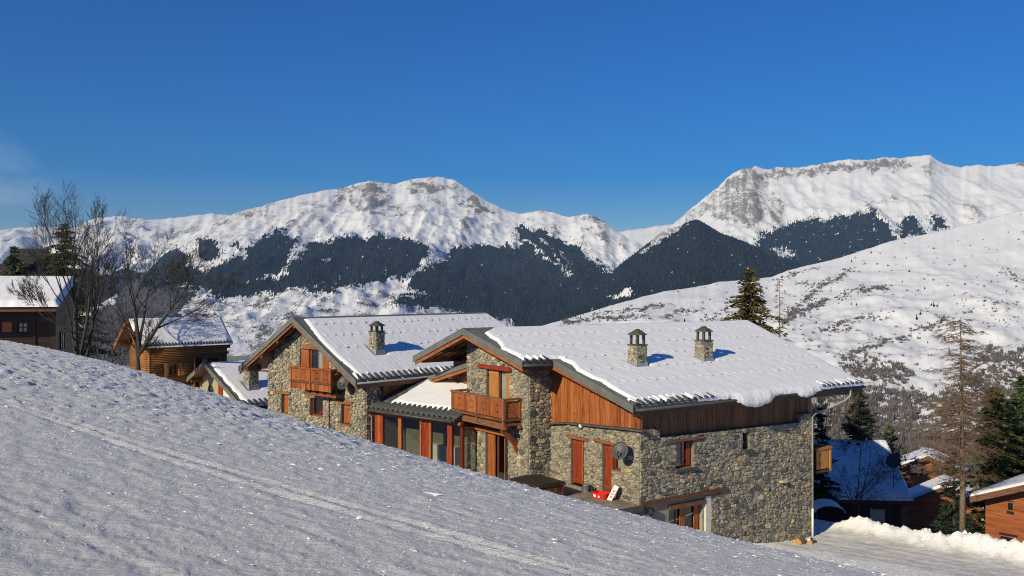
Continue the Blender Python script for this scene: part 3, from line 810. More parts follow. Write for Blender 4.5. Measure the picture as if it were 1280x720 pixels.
class MB:
    def __init__(s, fr=None):
        s.v, s.f, s.t = [], [], []
        s.base = fr.base if fr else 0.0
        s.tone = 0.5
    def add(s, vs, fs):
        o = len(s.v)
        s.v += [(p[0], p[1], p[2] - s.base) for p in vs]
        s.t += [s.tone] * len(vs)
        s.f += [tuple(i + o for i in f) for f in fs]
    def hexa(s, p): s.add(p, [(3, 2, 1, 0), (4, 5, 6, 7), (0, 1, 5, 4), (1, 2, 6, 5), (2, 3, 7, 6), (3, 0, 4, 7)])
    def box(s, x0, x1, y0, y1, z0, z1):
        s.hexa([(x0, y0, z0), (x1, y0, z0), (x1, y1, z0), (x0, y1, z0), (x0, y0, z1), (x1, y0, z1), (x1, y1, z1), (x0, y1, z1)])
    def beam(s, a, b, w, h, up=(0, 0, 1)):
        a, b = Vector(a), Vector(b)
        d = (b - a).normalized(); u = Vector(up)
        sd = d.cross(u).normalized() * w * .5; uu = sd.cross(d).normalized() * h * .5
        s.hexa([a - sd - uu, a + sd - uu, b + sd - uu, b - sd - uu, a - sd + uu, a + sd + uu, b + sd + uu, b - sd + uu])
    def prism(s, outline, ext, holes=()):
        """outline (and holes): 3D points on a plane, extruded by the vector ext"""
        loops = [[Vector(p) for p in outline]] + [[Vector(p) for p in h] for h in holes]
        flat = [p for L in loops for p in L]
        tris = tessellate_polygon(loops)
        e = Vector(ext); n = len(flat)
        nrm = Vector((0, 0, 0))
        L0 = loops[0]
        for i in range(len(L0)): nrm += L0[i].cross(L0[(i + 1) % len(L0)])
        fs = []
        for t in tris:
            a, b, c = (flat[i] for i in t)
            fn = (b - a).cross(c - a)
            t1 = tuple(t) if fn.dot(e) < 0 else tuple(reversed(t))
            fs.append(t1); fs.append(tuple(i + n for i in reversed(t1)))
        o = 0
        for L in loops:
            m = len(L)
            for i in range(m):
                a, b = o + i, o + (i + 1) % m
                fs.append((a, b, b + n, a + n))
            o += m
        s.add(flat + [p + e for p in flat], fs)
    def tube(s, pts, rad, n=6, cap=True):
        pts = [Vector(p) for p in pts]
        if not isinstance(rad, (list, tuple)): rad = [rad] * len(pts)
        rings, fs = [], []
        ref = Vector((0.37, 0.19, 0.91))
        for i, p in enumerate(pts):
            d = (pts[min(i + 1, len(pts) - 1)] - pts[max(i - 1, 0)]).normalized()
            a = d.cross(ref)
            if a.length < 1e-3: a = d.cross(Vector((1, 0, 0)))
            a.normalize(); b = d.cross(a)
            rings += [p + (a * math.cos(6.2832 * k / n) + b * math.sin(6.2832 * k / n)) * rad[i] for k in range(n)]
        for i in range(len(pts) - 1):
            for k in range(n):
                fs.append((i * n + k, i * n + (k + 1) % n, (i + 1) * n + (k + 1) % n, (i + 1) * n + k))
        if cap:
            fs.append(tuple(reversed(range(n)))); o = (len(pts) - 1) * n; fs.append(tuple(o + k for k in range(n)))
        s.add(rings, fs)
    def pbox(s, mp, a0, a1, b0, b1, d0, d1):
        s.hexa([mp(a0, b0, d0), mp(a1, b0, d0), mp(a1, b0, d1), mp(a0, b0, d1), mp(a0, b1, d0), mp(a1, b1, d0), mp(a1, b1, d1), mp(a0, b1, d1)])
    def plate(s, mp, outline, holes, d0, d1):
        e = Vector(mp(0, 0, d1)) - Vector(mp(0, 0, d0))
        s.prism([mp(a, b, d0) for a, b in outline], e, [[mp(a, b, d0) for a, b in h] for h in holes])
    def build(s, name, mat, parent, smooth=False, kind=None, fixn=True):
        me = bpy.data.meshes.new(name)
        me.from_pydata([tuple(v) for v in s.v], [], s.f)
        at = me.attributes.new('tone', 'FLOAT', 'POINT')
        at.data.foreach_set('value', np.array(s.t, np.float32))
        if fixn:
            bm = bmesh.new(); bm.from_mesh(me)
            bmesh.ops.recalc_face_normals(bm, faces=bm.faces)
            bm.to_mesh(me); bm.free()
        me.polygons.foreach_set('use_smooth', [smooth] * len(me.polygons))
        me.materials.append(mat)
        o = add_obj(name, me, parent)
        if kind: o['kind'] = kind
        return o

def px_plane(c): return lambda a, b, d: (c - d, a, b)        # wall in plane x = c looking to -x
def py_plane(c): return lambda a, b, d: (a, c - d, b)        # wall in plane y = c looking to -y
def pxp_plane(c): return lambda a, b, d: (c + d, a, b)       # looking to +x
def rect(a0, a1, b0, b1): return [(a0, b0), (a1, b0), (a1, b1), (a0, b1)]
def one(fr, name, mat, parent, fn, smooth=False, kind=None, tone=None):
    mb = MB(fr)
    if tone is not None: mb.tone = tone
    fn(mb)
    return mb.build(name, mat, parent, smooth, kind)

# ------------------------------------------------------------------ rubble masonry
def clip_half(poly, nx, ny, c):
    out = []
    for i in range(len(poly)):
        p, q = poly[i], poly[(i + 1) % len(poly)]
        dp, dq = p[0] * nx + p[1] * ny - c, q[0] * nx + q[1] * ny - c
        if dp <= 0: out.append(p)
        if (dp < 0 < dq) or (dq < 0 < dp):
            t = dp / (dp - dq)
            out.append((p[0] + (q[0] - p[0]) * t, p[1] + (q[1] - p[1]) * t))
    return out

def pip(x, y, poly):
    r = False
    for i in range(len(poly)):
        x1, y1 = poly[i]; x2, y2 = poly[(i + 1) % len(poly)]
        if (y1 > y) != (y2 > y) and x < (x2 - x1) * (y - y1) / (y2 - y1) + x1: r = not r
    return r

def stone_cells(outline, holes, rmin, rmax, rng, big=0.1, ANIS=1.45):
    """irregular stones filling outline minus holes; returns cells as polygons in (a, b)"""
    O = [(a, b * ANIS) for a, b in outline]; HS = [[(a, b * ANIS) for a, b in h] for h in holes]
    x0, x1 = min(p[0] for p in O), max(p[0] for p in O); y0, y1 = min(p[1] for p in O), max(p[1] for p in O)
    cell = rmax * 2.0
    gridd, seeds = {}, []
    def near(x, y, k=1):
        gx, gy = int(x // cell), int(y // cell)
        for i in range(gx - k, gx + k + 1):
            for j in range(gy - k, gy + k + 1):
                yield from gridd.get((i, j), ())
    area = (x1 - x0) * (y1 - y0)
    for phase, (ra, rb, tries) in enumerate(((rmax * .75, rmax, int(area * big * 9)), (rmin * 1.25, rmax * .62, int(area * 22)), (rmin * 0.8, rmin * 1.3, int(area * 60)))):
        for _ in range(tries):
            x, y, r = rng.uniform(x0, x1), rng.uniform(y0, y1), rng.uniform(ra, rb)
            if any((x - s[0]) ** 2 + (y - s[1]) ** 2 < ((r + s[2]) * 0.86) ** 2 for s in near(x, y)): continue
            if not pip(x, y, O) or any(pip(x, y, h) for h in HS): continue
            sd_ = (x, y, r); seeds.append(sd_)
            gridd.setdefault((int(x // cell), int(y // cell)), []).append(sd_)
    ghosts = []
    for L in [O] + HS:
        for i in range(len(L)):
            (ax, ay), (bx, by) = L[i], L[(i + 1) % len(L)]
            ex, ey = bx - ax, by - ay; ln = math.hypot(ex, ey)
            if ln < 1e-6: continue
            ex, ey = ex / ln, ey / ln
            for (x, y, r) in seeds:
                t = (x - ax) * ex + (y - ay) * ey
                if -0.1 < t < ln + 0.1:
                    d = (x - ax) * -ey + (y - ay) * ex
                    if abs(d) < rmax * 1.9: ghosts.append((x + 2 * d * ey, y - 2 * d * ex, r))
    for g in ghosts: gridd.setdefault((int(g[0] // cell), int(g[1] // cell)), []).append(g)
    cells = []
    for s in seeds:
        nb = sorted(((q[0] - s[0]) ** 2 + (q[1] - s[1]) ** 2, q) for q in near(s[0], s[1], 1) if q is not s)
        R0 = rmax * 1.6; ph = rng.uniform(0, 1.2)
        poly = [(s[0] + R0 * math.cos(k * 1.2566 + ph), s[1] + R0 * math.sin(k * 1.2566 + ph)) for k in range(5)]
        for d2, q in nb[:26]:
            nx, ny = q[0] - s[0], q[1] - s[1]
            c = (q[0] ** 2 + q[1] ** 2 - s[0] ** 2 - s[1] ** 2 + 1.0 * (s[2] ** 2 - q[2] ** 2)) / 2
            poly = clip_half(poly, nx, ny, c)
            if len(poly) < 3: break
        if len(poly) >= 3: cells.append([(a, b / ANIS) for a, b in poly])
    return cells

def stone_mesh(mb, mp, poly, rng, proud=(0.02, 0.07), gap=0.018):
    n = len(poly)
    cx, cy = sum(p[0] for p in poly) / n, sum(p[1] for p in poly) / n
    r = max(0.02, sum(math.hypot(p[0] - cx, p[1] - cy) for p in poly) / n)
    pr = rng.uniform(*proud)
    mb.tone = min(1, max(0, rng.gauss(0.42, 0.24)))
    k0 = max(0.62, 1 - gap / r); k1 = k0 * rng.uniform(0.80, 0.93)
    tx, ty = rng.uniform(-.16, .16), rng.uniform(-.18, .10)
    j = rng.uniform(.03, .09)
    pts = []
    for a, b in poly: pts.append(mp(cx + (a - cx) * k0, cy + (b - cy) * k0, -0.012))
    for a, b in poly:
        da, db = (a - cx) * k1, (b - cy) * k1
        pts.append(mp(cx + da + rng.uniform(-j, j) * r, cy + db + rng.uniform(-j, j) * r, max(0.006, pr * rng.uniform(.7, 1.1) + tx * da + ty * db)))
    pts.append(mp(cx + rng.uniform(-.25, .25) * r, cy + rng.uniform(-.2, .2) * r, pr * rng.uniform(0.9, 1.2)))
    fs = [(i, (i + 1) % n, n + (i + 1) % n, n + i) for i in range(n)] + [(n + i, n + (i + 1) % n, 2 * n) for i in range(n)]
    mb.add(pts, fs)

def stone_wall(fr, name, mp, outline, holes, seed, thick=0.45, rmin=0.115, rmax=0.30, single=0.40, proud=(0.02, 0.07), gap=0.018, big=0.1, mortar='mortar', limit=130, anis=1.45):
    rng = random.Random(seed)
    wall = one(fr, name, M[mortar], fr.root, lambda m: m.plate(mp, outline, holes, 0.0, -thick))
    cells = stone_cells(outline, holes, rmin, rmax, rng, big, anis)
    ext = lambda c: max(max(p[0] for p in c) - min(p[0] for p in c), max(p[1] for p in c) - min(p[1] for p in c))
    cells.sort(key=ext, reverse=True)
    rest = MB(fr)
    for i, c in enumerate(cells):
        if i < limit and ext(c) >= single:
            one(fr, 'stone', M['stone'], wall, lambda m: stone_mesh(m, mp, c, rng, proud, gap))
        else: stone_mesh(rest, mp, c, rng, proud, gap)
    if rest.v: rest.build('rubble_stones', M['stone'], wall, False, 'stuff')
    return wall

# ------------------------------------------------------------------ wood, windows, balconies
def planks(fr, parent, mp, a0, a1, bot, top, width, mat, seed, d=0.03, name='plank'):
    """upright boards one by one; bot(a), top(a) give their ends"""
    rng = random.Random(seed); a = a0
    while a < a1 - 0.02:
        w = min(width * rng.uniform(0.85, 1.15), a1 - a); e = a + w - 0.012
        b0, b1, t0, t1 = bot(a), bot(e), top(a), top(e)
        dd = d + rng.uniform(-.008, .008)
        if min(t0 - b0, t1 - b1) > -0.5 and max(t0 - b0, t1 - b1) > 0.03:
            t0, t1 = max(t0, b0 + .01), max(t1, b1 + .01)
            mb = MB(fr); mb.tone = rng.uniform(0.15, 0.85)
            mb.hexa([mp(a, b0, 0), mp(e, b1, 0), mp(e, b1, dd), mp(a, b0, dd), mp(a, t0, 0), mp(e, t1, 0), mp(e, t1, dd), mp(a, t0, dd)])
            mb.build(name, M[mat], parent)
        a += w

def window(fr, mp, a0, a1, b0, b1, frame='red', depth=0.22, fw=0.07, bars=(), hbars=(), pane=True, name='window', parent=None, curtain=None):
    """frame set back in its opening, with pane; bars are a positions of mullions"""
    mb = MB(fr)
    d0, d1 = -depth - 0.06, -depth
    mb.pbox(mp, a0, a0 + fw, b0, b1, d0, d1); mb.pbox(mp, a1 - fw, a1, b0, b1, d0, d1)
    mb.pbox(mp, a0 + fw, a1 - fw, b0, b0 + fw, d0, d1); mb.pbox(mp, a0 + fw, a1 - fw, b1 - fw, b1, d0, d1)
    for x in bars: mb.pbox(mp, x - .03, x + .03, b0 + fw, b1 - fw, d0 + .005, d1 - .004)
    for y in hbars: mb.pbox(mp, a0 + fw, a1 - fw, y - .02, y + .02, d0 + .008, d1 - .008)
    w = mb.build(name, M[frame], parent or fr.root)
    if pane: one(fr, 'pane', M['glass'], w, lambda m: m.pbox(mp, a0 + fw * .5, a1 - fw * .5, b0 + fw * .5, b1 - fw * .5, d0 + .02, d0 + .03))
    if curtain:
        c0, c1 = curtain
        cb = MB(fr); n = 7
        for i in range(n):
            u0, u1 = c0 + (c1 - c0) * i / n, c0 + (c1 - c0) * (i + 1) / n
            cb.pbox(mp, u0, u1, b0 + fw, b1 - fw, d0 - .10 - .02 * (i % 2), d0 - .06 - .02 * (i % 2))
        cb.build('curtain', M['curtain'], w)
    return w

def shutter(fr, mp, a0, a1, b0, b1, mat, parent, d0, d1, name='shutter', n=3):
    s_ = one(fr, name, M[mat], parent, lambda m: m.pbox(mp, a0, a1, b0, b1, d0, d1), tone=.45)
    rails = MB(fr); rails.tone = .7
    for y in (b0 + .12, b1 - .18): rails.pbox(mp, a0 + .02, a1 - .02, y, y + .09, d1 + .001, d1 + .022)
    for i in range(1, n):
        x = a0 + (a1 - a0) * i / n
        rails.pbox(mp, x - .008, x + .008, b0 + .01, b1 - .01, d1 - .004, d1 + .006)
    rails.build('batten', M[mat], s_)
    return s_

def motif(ca, cb, s=1.0):
    """pierced tulips above and below a centre"""
    H = []
    for sg in (1, -1):
        for dx, dy, w, h in ((0, .112, .026, .040), (-.062, .082, .026, .036), (.062, .082, .026, .036)):
            x, y = ca + dx * s, cb + sg * dy * s
            H.append([(x - w * s, y), (x, y - h * s * .7), (x + w * s, y), (x, y + h * s)])
    H.append([(ca - .013 * s, cb), (ca, cb - .02 * s), (ca + .013 * s, cb), (ca, cb + .02 * s)])
    return H

def balcony_panel(fr, parent, mp, a0, a1, b0, b1, n, mat, seed, d=0.035, s=1.0):
    rng = random.Random(seed); s = s * 1.85
    w = (a1 - a0) / n
    for i in range(n):
        x = a0 + i * w
        for (u0, u1, mo) in ((x + .004, x + w * .78, True), (x + w * .78 + .008, x + w - .004, False)):
            mb = MB(fr); mb.tone = rng.uniform(.2, .8)
            holes = motif((u0 + u1) / 2, (b0 + b1) / 2, s) if mo else [[((u0 + u1) / 2 - .016, (b0 + b1) / 2), ((u0 + u1) / 2, (b0 + b1) / 2 - .02), ((u0 + u1) / 2 + .016, (b0 + b1) / 2), ((u0 + u1) / 2, (b0 + b1) / 2 + .02)]]
            if u1 - u0 < .05: holes = []
            mb.plate(mp, rect(u0, u1, b0, b1), holes, -d / 2, d / 2)
            mb.build('board', M[mat], parent)

# ------------------------------------------------------------------ roofs
def snow_sheet(fr, parent, zf, xr, yr, inside, thick=0.17, step=0.09, rib=0.33, ribamp=0.005, guards=(), seed=1, name='roof_snow', mat='snow', lumps=0.02):
    xs = np.arange(xr[0], xr[1] + step, step); ys = np.arange(yr[0], yr[1] + step, step)
    X, Y = np.meshgrid(xs, ys, indexing='ij')
    D = inside(X, Y)
    h = thick * sstep(0.0, 0.22, D) ** 0.6
    h = h + sstep(.05, .4, D) * (lumps * fbm(X * 1.1, Y * 1.1, 3, seed) + 0.5 * lumps * fbm(X * 4, Y * 2.5, 2, seed + 4))
    if ribamp: h = h + sstep(.1, .5, D) * ribamp * np.cos(X / rib * 2 * np.pi) * (0.6 + 0.6 * perlin(X * .5, Y * .5, seed + 7))
    for gx, gy in guards:
        h = h + sstep(.02, .2, D) * (0.040 * np.exp(-((X - gx) / .10) ** 2 - ((Y - gy - .10) / .11) ** 2) - 0.015 * np.exp(-((X - gx) / .13) ** 2 - ((Y - gy + .14) / .08) ** 2))
    Z = zf(X, Y) + np.where(D > 0, h, -0.06)
    keep = D > 0
    F = grid_faces(*X.shape)
    kf = keep.ravel()[F].any(1)
    F = F[kf]
    P = np.stack([X, Y, Z - fr.base], -1).reshape(-1, 3)
    used = np.unique(F); remap = np.full(len(P), -1); remap[used] = np.arange(len(used))
    me = np_mesh(name, P[used], remap[F], M[mat], True)
    return add_obj(name, me, parent)

def roof_part(fr, name, pts, thick, mat='slate', soffit='brown_y', parent=None, inset=0.06):
    r = one(fr, name, M[mat], parent or fr.root, lambda m: m.prism(pts, (0, 0, -thick)))
    cx, cy = sum(p[0] for p in pts) / len(pts), sum(p[1] for p in pts) / len(pts)
    ins = [(p[0] + math.copysign(inset, cx - p[0]), p[1] + math.copysign(inset, cy - p[1]), p[2] - thick - .004) for p in pts]
    one(fr, 'soffit', M[soffit], r, lambda m: m.prism(ins, (0, 0, -.03)))
    return r

def guard_rows(rows, x0f, x1f, sp, seed):
    rng = random.Random(seed); G = []
    for y in rows:
        x = x0f(y) + rng.uniform(.2, .5)
        while x < x1f(y): G.append((x + rng.uniform(-.04, .04), y + rng.uniform(-.04, .04))); x += sp
    return G

def guard_mesh(fr, parent, zf, G, seed, lift=0.16):
    mb = MB(fr); rng = random.Random(seed)
    for x, y in G:
        if rng.random() < .5: continue
        w = rng.uniform(.03, .075); z = float(zf(x, y)) + lift - .012; k = rng.uniform(.0, .8)
        mb.hexa([(x - w, y - .10, z - .08), (x + w, y - .10, z - .08), (x + w, y + .06, z - .05), (x - w, y + .06, z - .05),
                 (x - w * .7, y - .085, z + .020 * k), (x + w * .7, y - .085, z + .020 * k), (x + w * .8, y + .05, z + .036 * k), (x - w * .8, y + .05, z + .036 * k)])
    return mb.build('snow_guards', M['tile'], parent, False, 'stuff')

def eave_tile(fr, parent, x, y, z, slope, r=0.115, ln=0.42, mat='tile'):
    """a rounded roof tile whose open end pokes out at the eave (eave runs along x, downhill is -y)"""
    mb = MB(fr); n = 6; V = []; F = []
    for j in range(2):
        yy = y + j * ln; zc = z + j * ln * slope
        for rr in (r, r - .022):
            for k in range(n + 1):
                a = math.pi * k / n
                V.append((x + rr * math.cos(a), yy, zc + rr * math.sin(a)))
    m = n + 1
    for k in range(n):
        F += [(k, k + 1, 2 * m + k + 1, 2 * m + k), (m + k, 3 * m + k, 3 * m + k + 1, m + k + 1), (k, m + k, m + k + 1, k + 1)]
    mb.add(V, F)
    return mb.build('tile', M[mat], parent, True)

def tile_cap(mb, x, y, z, slope, rng, r=0.12):
    """snow lying on an eave tile"""
    n, V, F = 6, [], []
    prof = [(0.02, .55), (.12, .95), (.30, 1.15), (.5, 1.2)]
    hh = rng.uniform(.02, .06)
    for yy, kk in prof:
        for k in range(n + 1):
            a = math.pi * (0.12 + 0.76 * k / n)
            V.append((x + (r + hh * .6 * kk) * math.cos(a), y + yy, z + yy * slope + (r + hh * kk) * math.sin(a) - .012))
    m = n + 1
    for j in range(len(prof) - 1):
        for k in range(n): F.append((j * m + k, j * m + k + 1, (j + 1) * m + k + 1, (j + 1) * m + k))
    F.append(tuple(range(m)))
    mb.add(V, F)

def chimney(fr, x, y, w, zroof, zbody, ztop, seed, lichen=True, d=None):
    rng = random.Random(seed); d = d or w; h, g = w / 2, d / 2
    c = one(fr, 'chimney', M['mortar'], fr.root, lambda m: m.box(x - h, x + h, y - g, y + g, zroof - .5, zbody))
    st = MB(fr)
    for mp, a0, a1 in ((px_plane(x - h), y - g, y + g), (py_plane(y - g), x - h, x + h), (pxp_plane(x + h), y - g, y + g)):
        for cell in stone_cells(rect(a0 - .02, a1 + .02, zroof + .05, zbody), [], .055, .13, rng, .1):
            stone_mesh(st, mp, cell, rng, (.012, .05), .010)
    st.build('chimney_stones', M['stone'], c, False, 'stuff')
    one(fr, 'flashing', M['zinc'], c, lambda m: m.hexa([(x - h - .07, y - g - .09, zroof - .3), (x + h + .07, y - g - .09, zroof - .3), (x + h + .07, y + g + .07, zroof - .3), (x - h - .07, y + g + .07, zroof - .3),
        (x - h - .045, y - g - .045, zroof + .13), (x + h + .045, y - g - .045, zroof + .13), (x + h + .045, y + g + .045, zroof + .30), (x - h - .045, y + g + .045, zroof + .30)]))
    one(fr, 'crown_slab', M['lauze'], c, lambda m: m.box(x - h - .05, x + h + .05, y - g - .05, y + g + .05, zbody + .002, zbody + .055))
    for sx in (-1, 1):
        for sy in (-1, 1):
            one(fr, 'cap_post', M['lauze'], c, lambda m: m.beam((x + sx * (h - .10), y + sy * (g - .10), zbody + .05), (x + sx * (h - .11), y + sy * (g - .11), ztop - .22), .10, .12, (1, 0, 0)))
    hd = MB(fr)
    for k in range(5):
        rr = (w * .78) * (1 - k * .19); n = 9; z0 = ztop - .25 + k * .055
        ring = [(x + rr * rng.uniform(.86, 1.1) * math.cos(6.283 * j / n), y + rr * rng.uniform(.86, 1.1) * math.sin(6.283 * j / n)) for j in range(n)]
        tl = rng.uniform(-.03, .03)
        hd.prism([(a, b, z0 + (a - x) * tl - .05 * math.hypot(a - x, b - y)) for a, b in ring], (0, 0, .062))
    hd.build('cap', M['lauze'], c)
    return c

def dish(name, label, fr_pos, aim, rad, base, theta=0, arm=None, group=None, pole=None):
    """satellite dish: shallow bowl, feed arm, bracket"""
    X, Y, Z = fr_pos
    fr = Frame(name, label, 'satellite dish', X, Y, base, 0, group)
    a = Vector(aim).normalized(); u = a.cross(Vector((0, 0, 1))).normalized(); v = u.cross(a)
    c = Vector((0, 0, Z))
    mb = MB(fr); n = 20; V, F = [], []
    for back in (0, 1):
        for j in range(5):
            r = rad * j / 4
            for k in range(n):
                q = c + (u * math.cos(6.2832 * k / n) + v * math.sin(6.2832 * k / n) * 1.06) * r + a * (0.24 * r * r / rad - .02 * back)
                V.append(q)
    for back in (0, 1):
        o = back * 5 * n
        for j in range(4):
            for k in range(n): F.append((o + j * n + k, o + j * n + (k + 1) % n, o + (j + 1) * n + (k + 1) % n, o + (j + 1) * n + k))
    for k in range(n): F.append((4 * n + k, 4 * n + (k + 1) % n, 9 * n + (k + 1) % n, 9 * n + k))
    mb.add(V, F); bowl = mb.build('bowl', M['dish'], fr.root, True)
    f = c + a * rad * 0.95 - v * rad * .35
    one(fr, 'feed_arm', M['dish'], fr.root, lambda m: (m.tube([c - v * rad * .95 + a * rad * .2, f], .018, 5), m.tube([f, f - a * .12], .045, 7)))
    if arm is not None:
        e = Vector(arm)
        one(fr, 'bracket', M['lead'], fr.root, lambda m: m.tube([c - a * .03, c - a * .12, e], .03, 6))
    if pole is not None:
        one(fr, 'pole', M['lead'], fr.root, lambda m: (m.tube([c - a * .03, c - a * .12 - Vector((0, 0, .05))], .03, 6), m.tube([(c - a * .12) + Vector((0, 0, .05)), Vector(((c - a * .12).x, (c - a * .12).y, pole))], .028, 6)))
    return fr

# ------------------------------------------------------------------ the large stone chalet on the right
def barge(fr, parent, x, ya, za, yb, zb, h, t=0.05, mat='orange_h', drop=0.0, name='bargeboard'):
    return one(fr, name, M[mat], parent, lambda m: m.hexa([(x, ya, za - drop - h), (x + t, ya, za - drop - h), (x + t, yb, zb - drop - h), (x, yb, zb - drop - h),
                                                            (x, ya, za - drop), (x + t, ya, za - drop), (x + t, yb, zb - drop), (x, yb, zb - drop)]), tone=.6)

def build_big_chalet():
    fr = Frame('stone_chalet', 'large stone chalet nearest the ski run, two capped chimneys on its long snowy roof', 'chalet', 5.8, 41.0, -13.9, math.atan2(1130, 1636), 'stone chalets joined by the glazed veranda')
    root = fr.root
    KR, KL = 0.255, 0.33
    zr = lambda y: -2.11 - np.where(np.asarray(y) < 11, KR * (11 - np.asarray(y)), KL * (np.asarray(y) - 11))
    zR = lambda y: float(zr(y))
    # -- masonry
    L = py_plane(0.0); W = px_plane(0.0); B = px_plane(-1.37); S = py_plane(6.73)
    win1 = rect(2.28, 3.44, -8.42, -7.15); slit = rect(6.88, 7.36, -7.98, -7.12)
    wl_ = stone_wall(fr, 'long_stone_wall', L, [(4.62, -13.9), (12.4, -13.9), (12.4, -6.55), (11.35, -6.55), (11.35, -6.97), (1.25, -6.83), (1.25, -6.45), (.01, -6.42), (.01, -9.84), (4.62, -9.84)], [win1, slit], 11, rmin=.085, rmax=.28, single=.42, proud=(.015, .06), gap=.013, limit=150, anis=1.6)
    d1 = rect(4.0, 5.02, -9.68, -7.42)
    d2 = [(1.3, -8.5), (1.95, -8.5), (1.95, -9.62), (2.62, -9.62), (2.62, -7.33), (1.3, -7.33)]
    stone_wall(fr, 'gable_stone_wall', W, [(.01, -10.6), (6.72, -10.6), (6.72, -6.9), (5.6, -6.7), (.01, -6.38)], [d1, d2], 12, rmin=.085, rmax=.26, single=.42, proud=(.012, .05), anis=2.3)
    up = rect(8.44, 10.66, -6.92, -4.28); lo = rect(8.55, 10.75, -10.3, -7.68)
    stone_wall(fr, 'bay_front_wall', B, [(6.74, -10.9), (12.64, -10.9), (12.64, -2.95), (11.0, -2.45), (6.74, -3.55)], [up, lo], 13, rmin=.10, rmax=.26, single=.42, proud=(.015, .06), anis=1.8)
    stone_wall(fr, 'bay_side_wall', S, [(-1.36, -10.9), (0.2, -10.9), (0.2, -3.62), (-1.36, -3.62)], [], 14, rmin=.10, rmax=.30, single=.40, proud=(.02, .08), big=.2, anis=1.7)
    one(fr, 'rear_wall', M['mortar'], root, lambda m: (m.plate(pxp_plane(12.8), [(.4, -13.9), (15.8, -13.9), (15.8, zR(15.8) - .3), (11, -2.45), (.4, zR(.4) - .3)], [], 0, -.4), None))
    stone_wall(fr, 'end_return_wall', pxp_plane(12.42), rect(.02, .6, -13.9, -6.56), [], 19, single=.5)
    one(fr, 'hidden_side_wall', M['mortar'], root, lambda m: (m.box(0, 12.38, 15.6, 16, -13.9, -4.1), m.box(-.9, 0, 12.2, 12.63, -10.9, -3.2)))
    # -- lower level by the road: plain wall, beam, doors
    lw = one(fr, 'lower_wall', M['concrete'], root, lambda m: m.plate(py_plane(.10), rect(.02, 4.6, -13.9, -9.85), [rect(1.91, 4.14, -13.4, -10.25)], 0, -.4))
    one(fr, 'pier', M['plaster'], root, lambda m: m.box(4.26, 4.62, -.02, .30, -13.6, -9.93))
    one(fr, 'beam', M['brown_h'], root, lambda m: m.box(-.02, 5.62, -.13, .02, -9.84, -9.63))
    one(fr, 'lintel', M['brown_h'], root, lambda m: m.box(1.86, 4.24, -.05, .08, -10.25, -10.06), tone=.8)
    w = window(fr, py_plane(.1), 1.93, 4.12, -13.2, -10.26, 'brown', .22, .08, bars=(2.55, 3.2), name='door')
    for a0, a1 in ((2.78, 3.12), (3.72, 4.03)):
        one(fr, 'leaf', M['orange'], w, lambda m: m.pbox(py_plane(.1), a0, a1, -13.1, -10.34, -.21, -.16))  # orange boards drawn only where sun falls on the recessed door
    one(fr, 'base_wall', M['concrete'], root, lambda m: m.box(.14, .5, .45, 6.7, -13.9, -10.61))
    # -- windows of the long wall
    w = window(fr, L, 2.29, 3.43, -8.41, -7.16, 'red', .2, .07, bars=(2.86,))
    one(fr, 'shutter', M['red'], w, lambda m: m.pbox(L, 3.10, 3.36, -8.34, -7.23, -.19, -.15))
    one(fr, 'window_sill', M['lauze'], w, lambda m: m.pbox(L, 2.2, 3.6, -8.52, -8.43, -.2, .16))
    one(fr, 'lintel', M['brown_h'], w, lambda m: m.pbox(L, 1.75, 4.1, -7.13, -7.0, -.2, .08), tone=.9)
    w = window(fr, L, 6.89, 7.35, -7.97, -7.13, 'brown', .24, .05)
    one(fr, 'window_sill', M['lauze'], w, lambda m: m.pbox(L, 6.85, 7.55, -8.1, -7.99, -.2, .18))
    one(fr, 'stone', M['stone'], wl_, lambda m: m.hexa([(9.6, .02, -9.92), (10.05, .02, -9.9), (10.02, -.28, -9.9), (9.66, -.24, -9.92), (9.6, .02, -9.8), (10.05, .02, -9.78), (10.0, -.26, -9.82), (9.68, -.22, -9.83)]), tone=.85)
    # -- wooden upper walls, board by board
    PL = py_plane(.28)
    bk = one(fr, 'long_board_wall', M['brown'], root, lambda m: m.plate(PL, [(.3, -7.0), (12.3, -7.0), (12.3, -5.02), (.3, -5.02)], [], -.001, -.12))
    planks(fr, bk, PL, .3, 12.3, lambda a: -6.98, lambda a: -5.06, .23, 'brown', 21, .03)
    PW = px_plane(.08)
    ledge = lambda a: -6.34 - max(0, a) * .06 - max(0, a - 5.5) * .12
    topW = lambda a: zR(a) - .24
    bk = one(fr, 'gable_board_wall', M['orange'], root, lambda m: m.plate(PW, [(.05, -6.6), (6.7, -6.95), (6.7, topW(6.7)), (.05, topW(.05))], [], -.001, -.12))
    planks(fr, bk, PW, .04, 6.72, lambda a: ledge(a) - .1, topW, .25, 'orange', 22, .03)
    rng = random.Random(5); a = -.38
    while a < 6.6:
        e = min(6.72, a + rng.uniform(.6, 1.1)); j = rng.uniform(-.02, .02)
        one(fr, 'ledge_stone', M['lauze'], root, lambda m: m.hexa([(-.24 + j, a + .01, ledge(a) - .06), (.1, a + .01, ledge(a) - .06), (.1, e, ledge(e) - .06), (-.22 - j, e, ledge(e) - .06),
                                                                    (-.22 + j, a + .01, ledge(a) + .005), (.1, a + .01, ledge(a) + .03), (.1, e, ledge(e) + .03), (-.2 - j, e, ledge(e) + .005)]))
        a = e
    # left flank in the recess behind the veranda
    PF = px_plane(.0)
    bk = one(fr, 'flank_board_wall', M['dark'], root, lambda m: m.plate(PF, [(12.62, -10.5), (16.4, -10.5), (16.4, zR(16.4) - .3), (12.62, zR(12.62) - .3)], [], -.001, -.2))
    planks(fr, bk, PF, 12.66, 16.4, lambda a: -10.4, lambda a: zR(a) - .3, .3, 'brown', 24, .03)
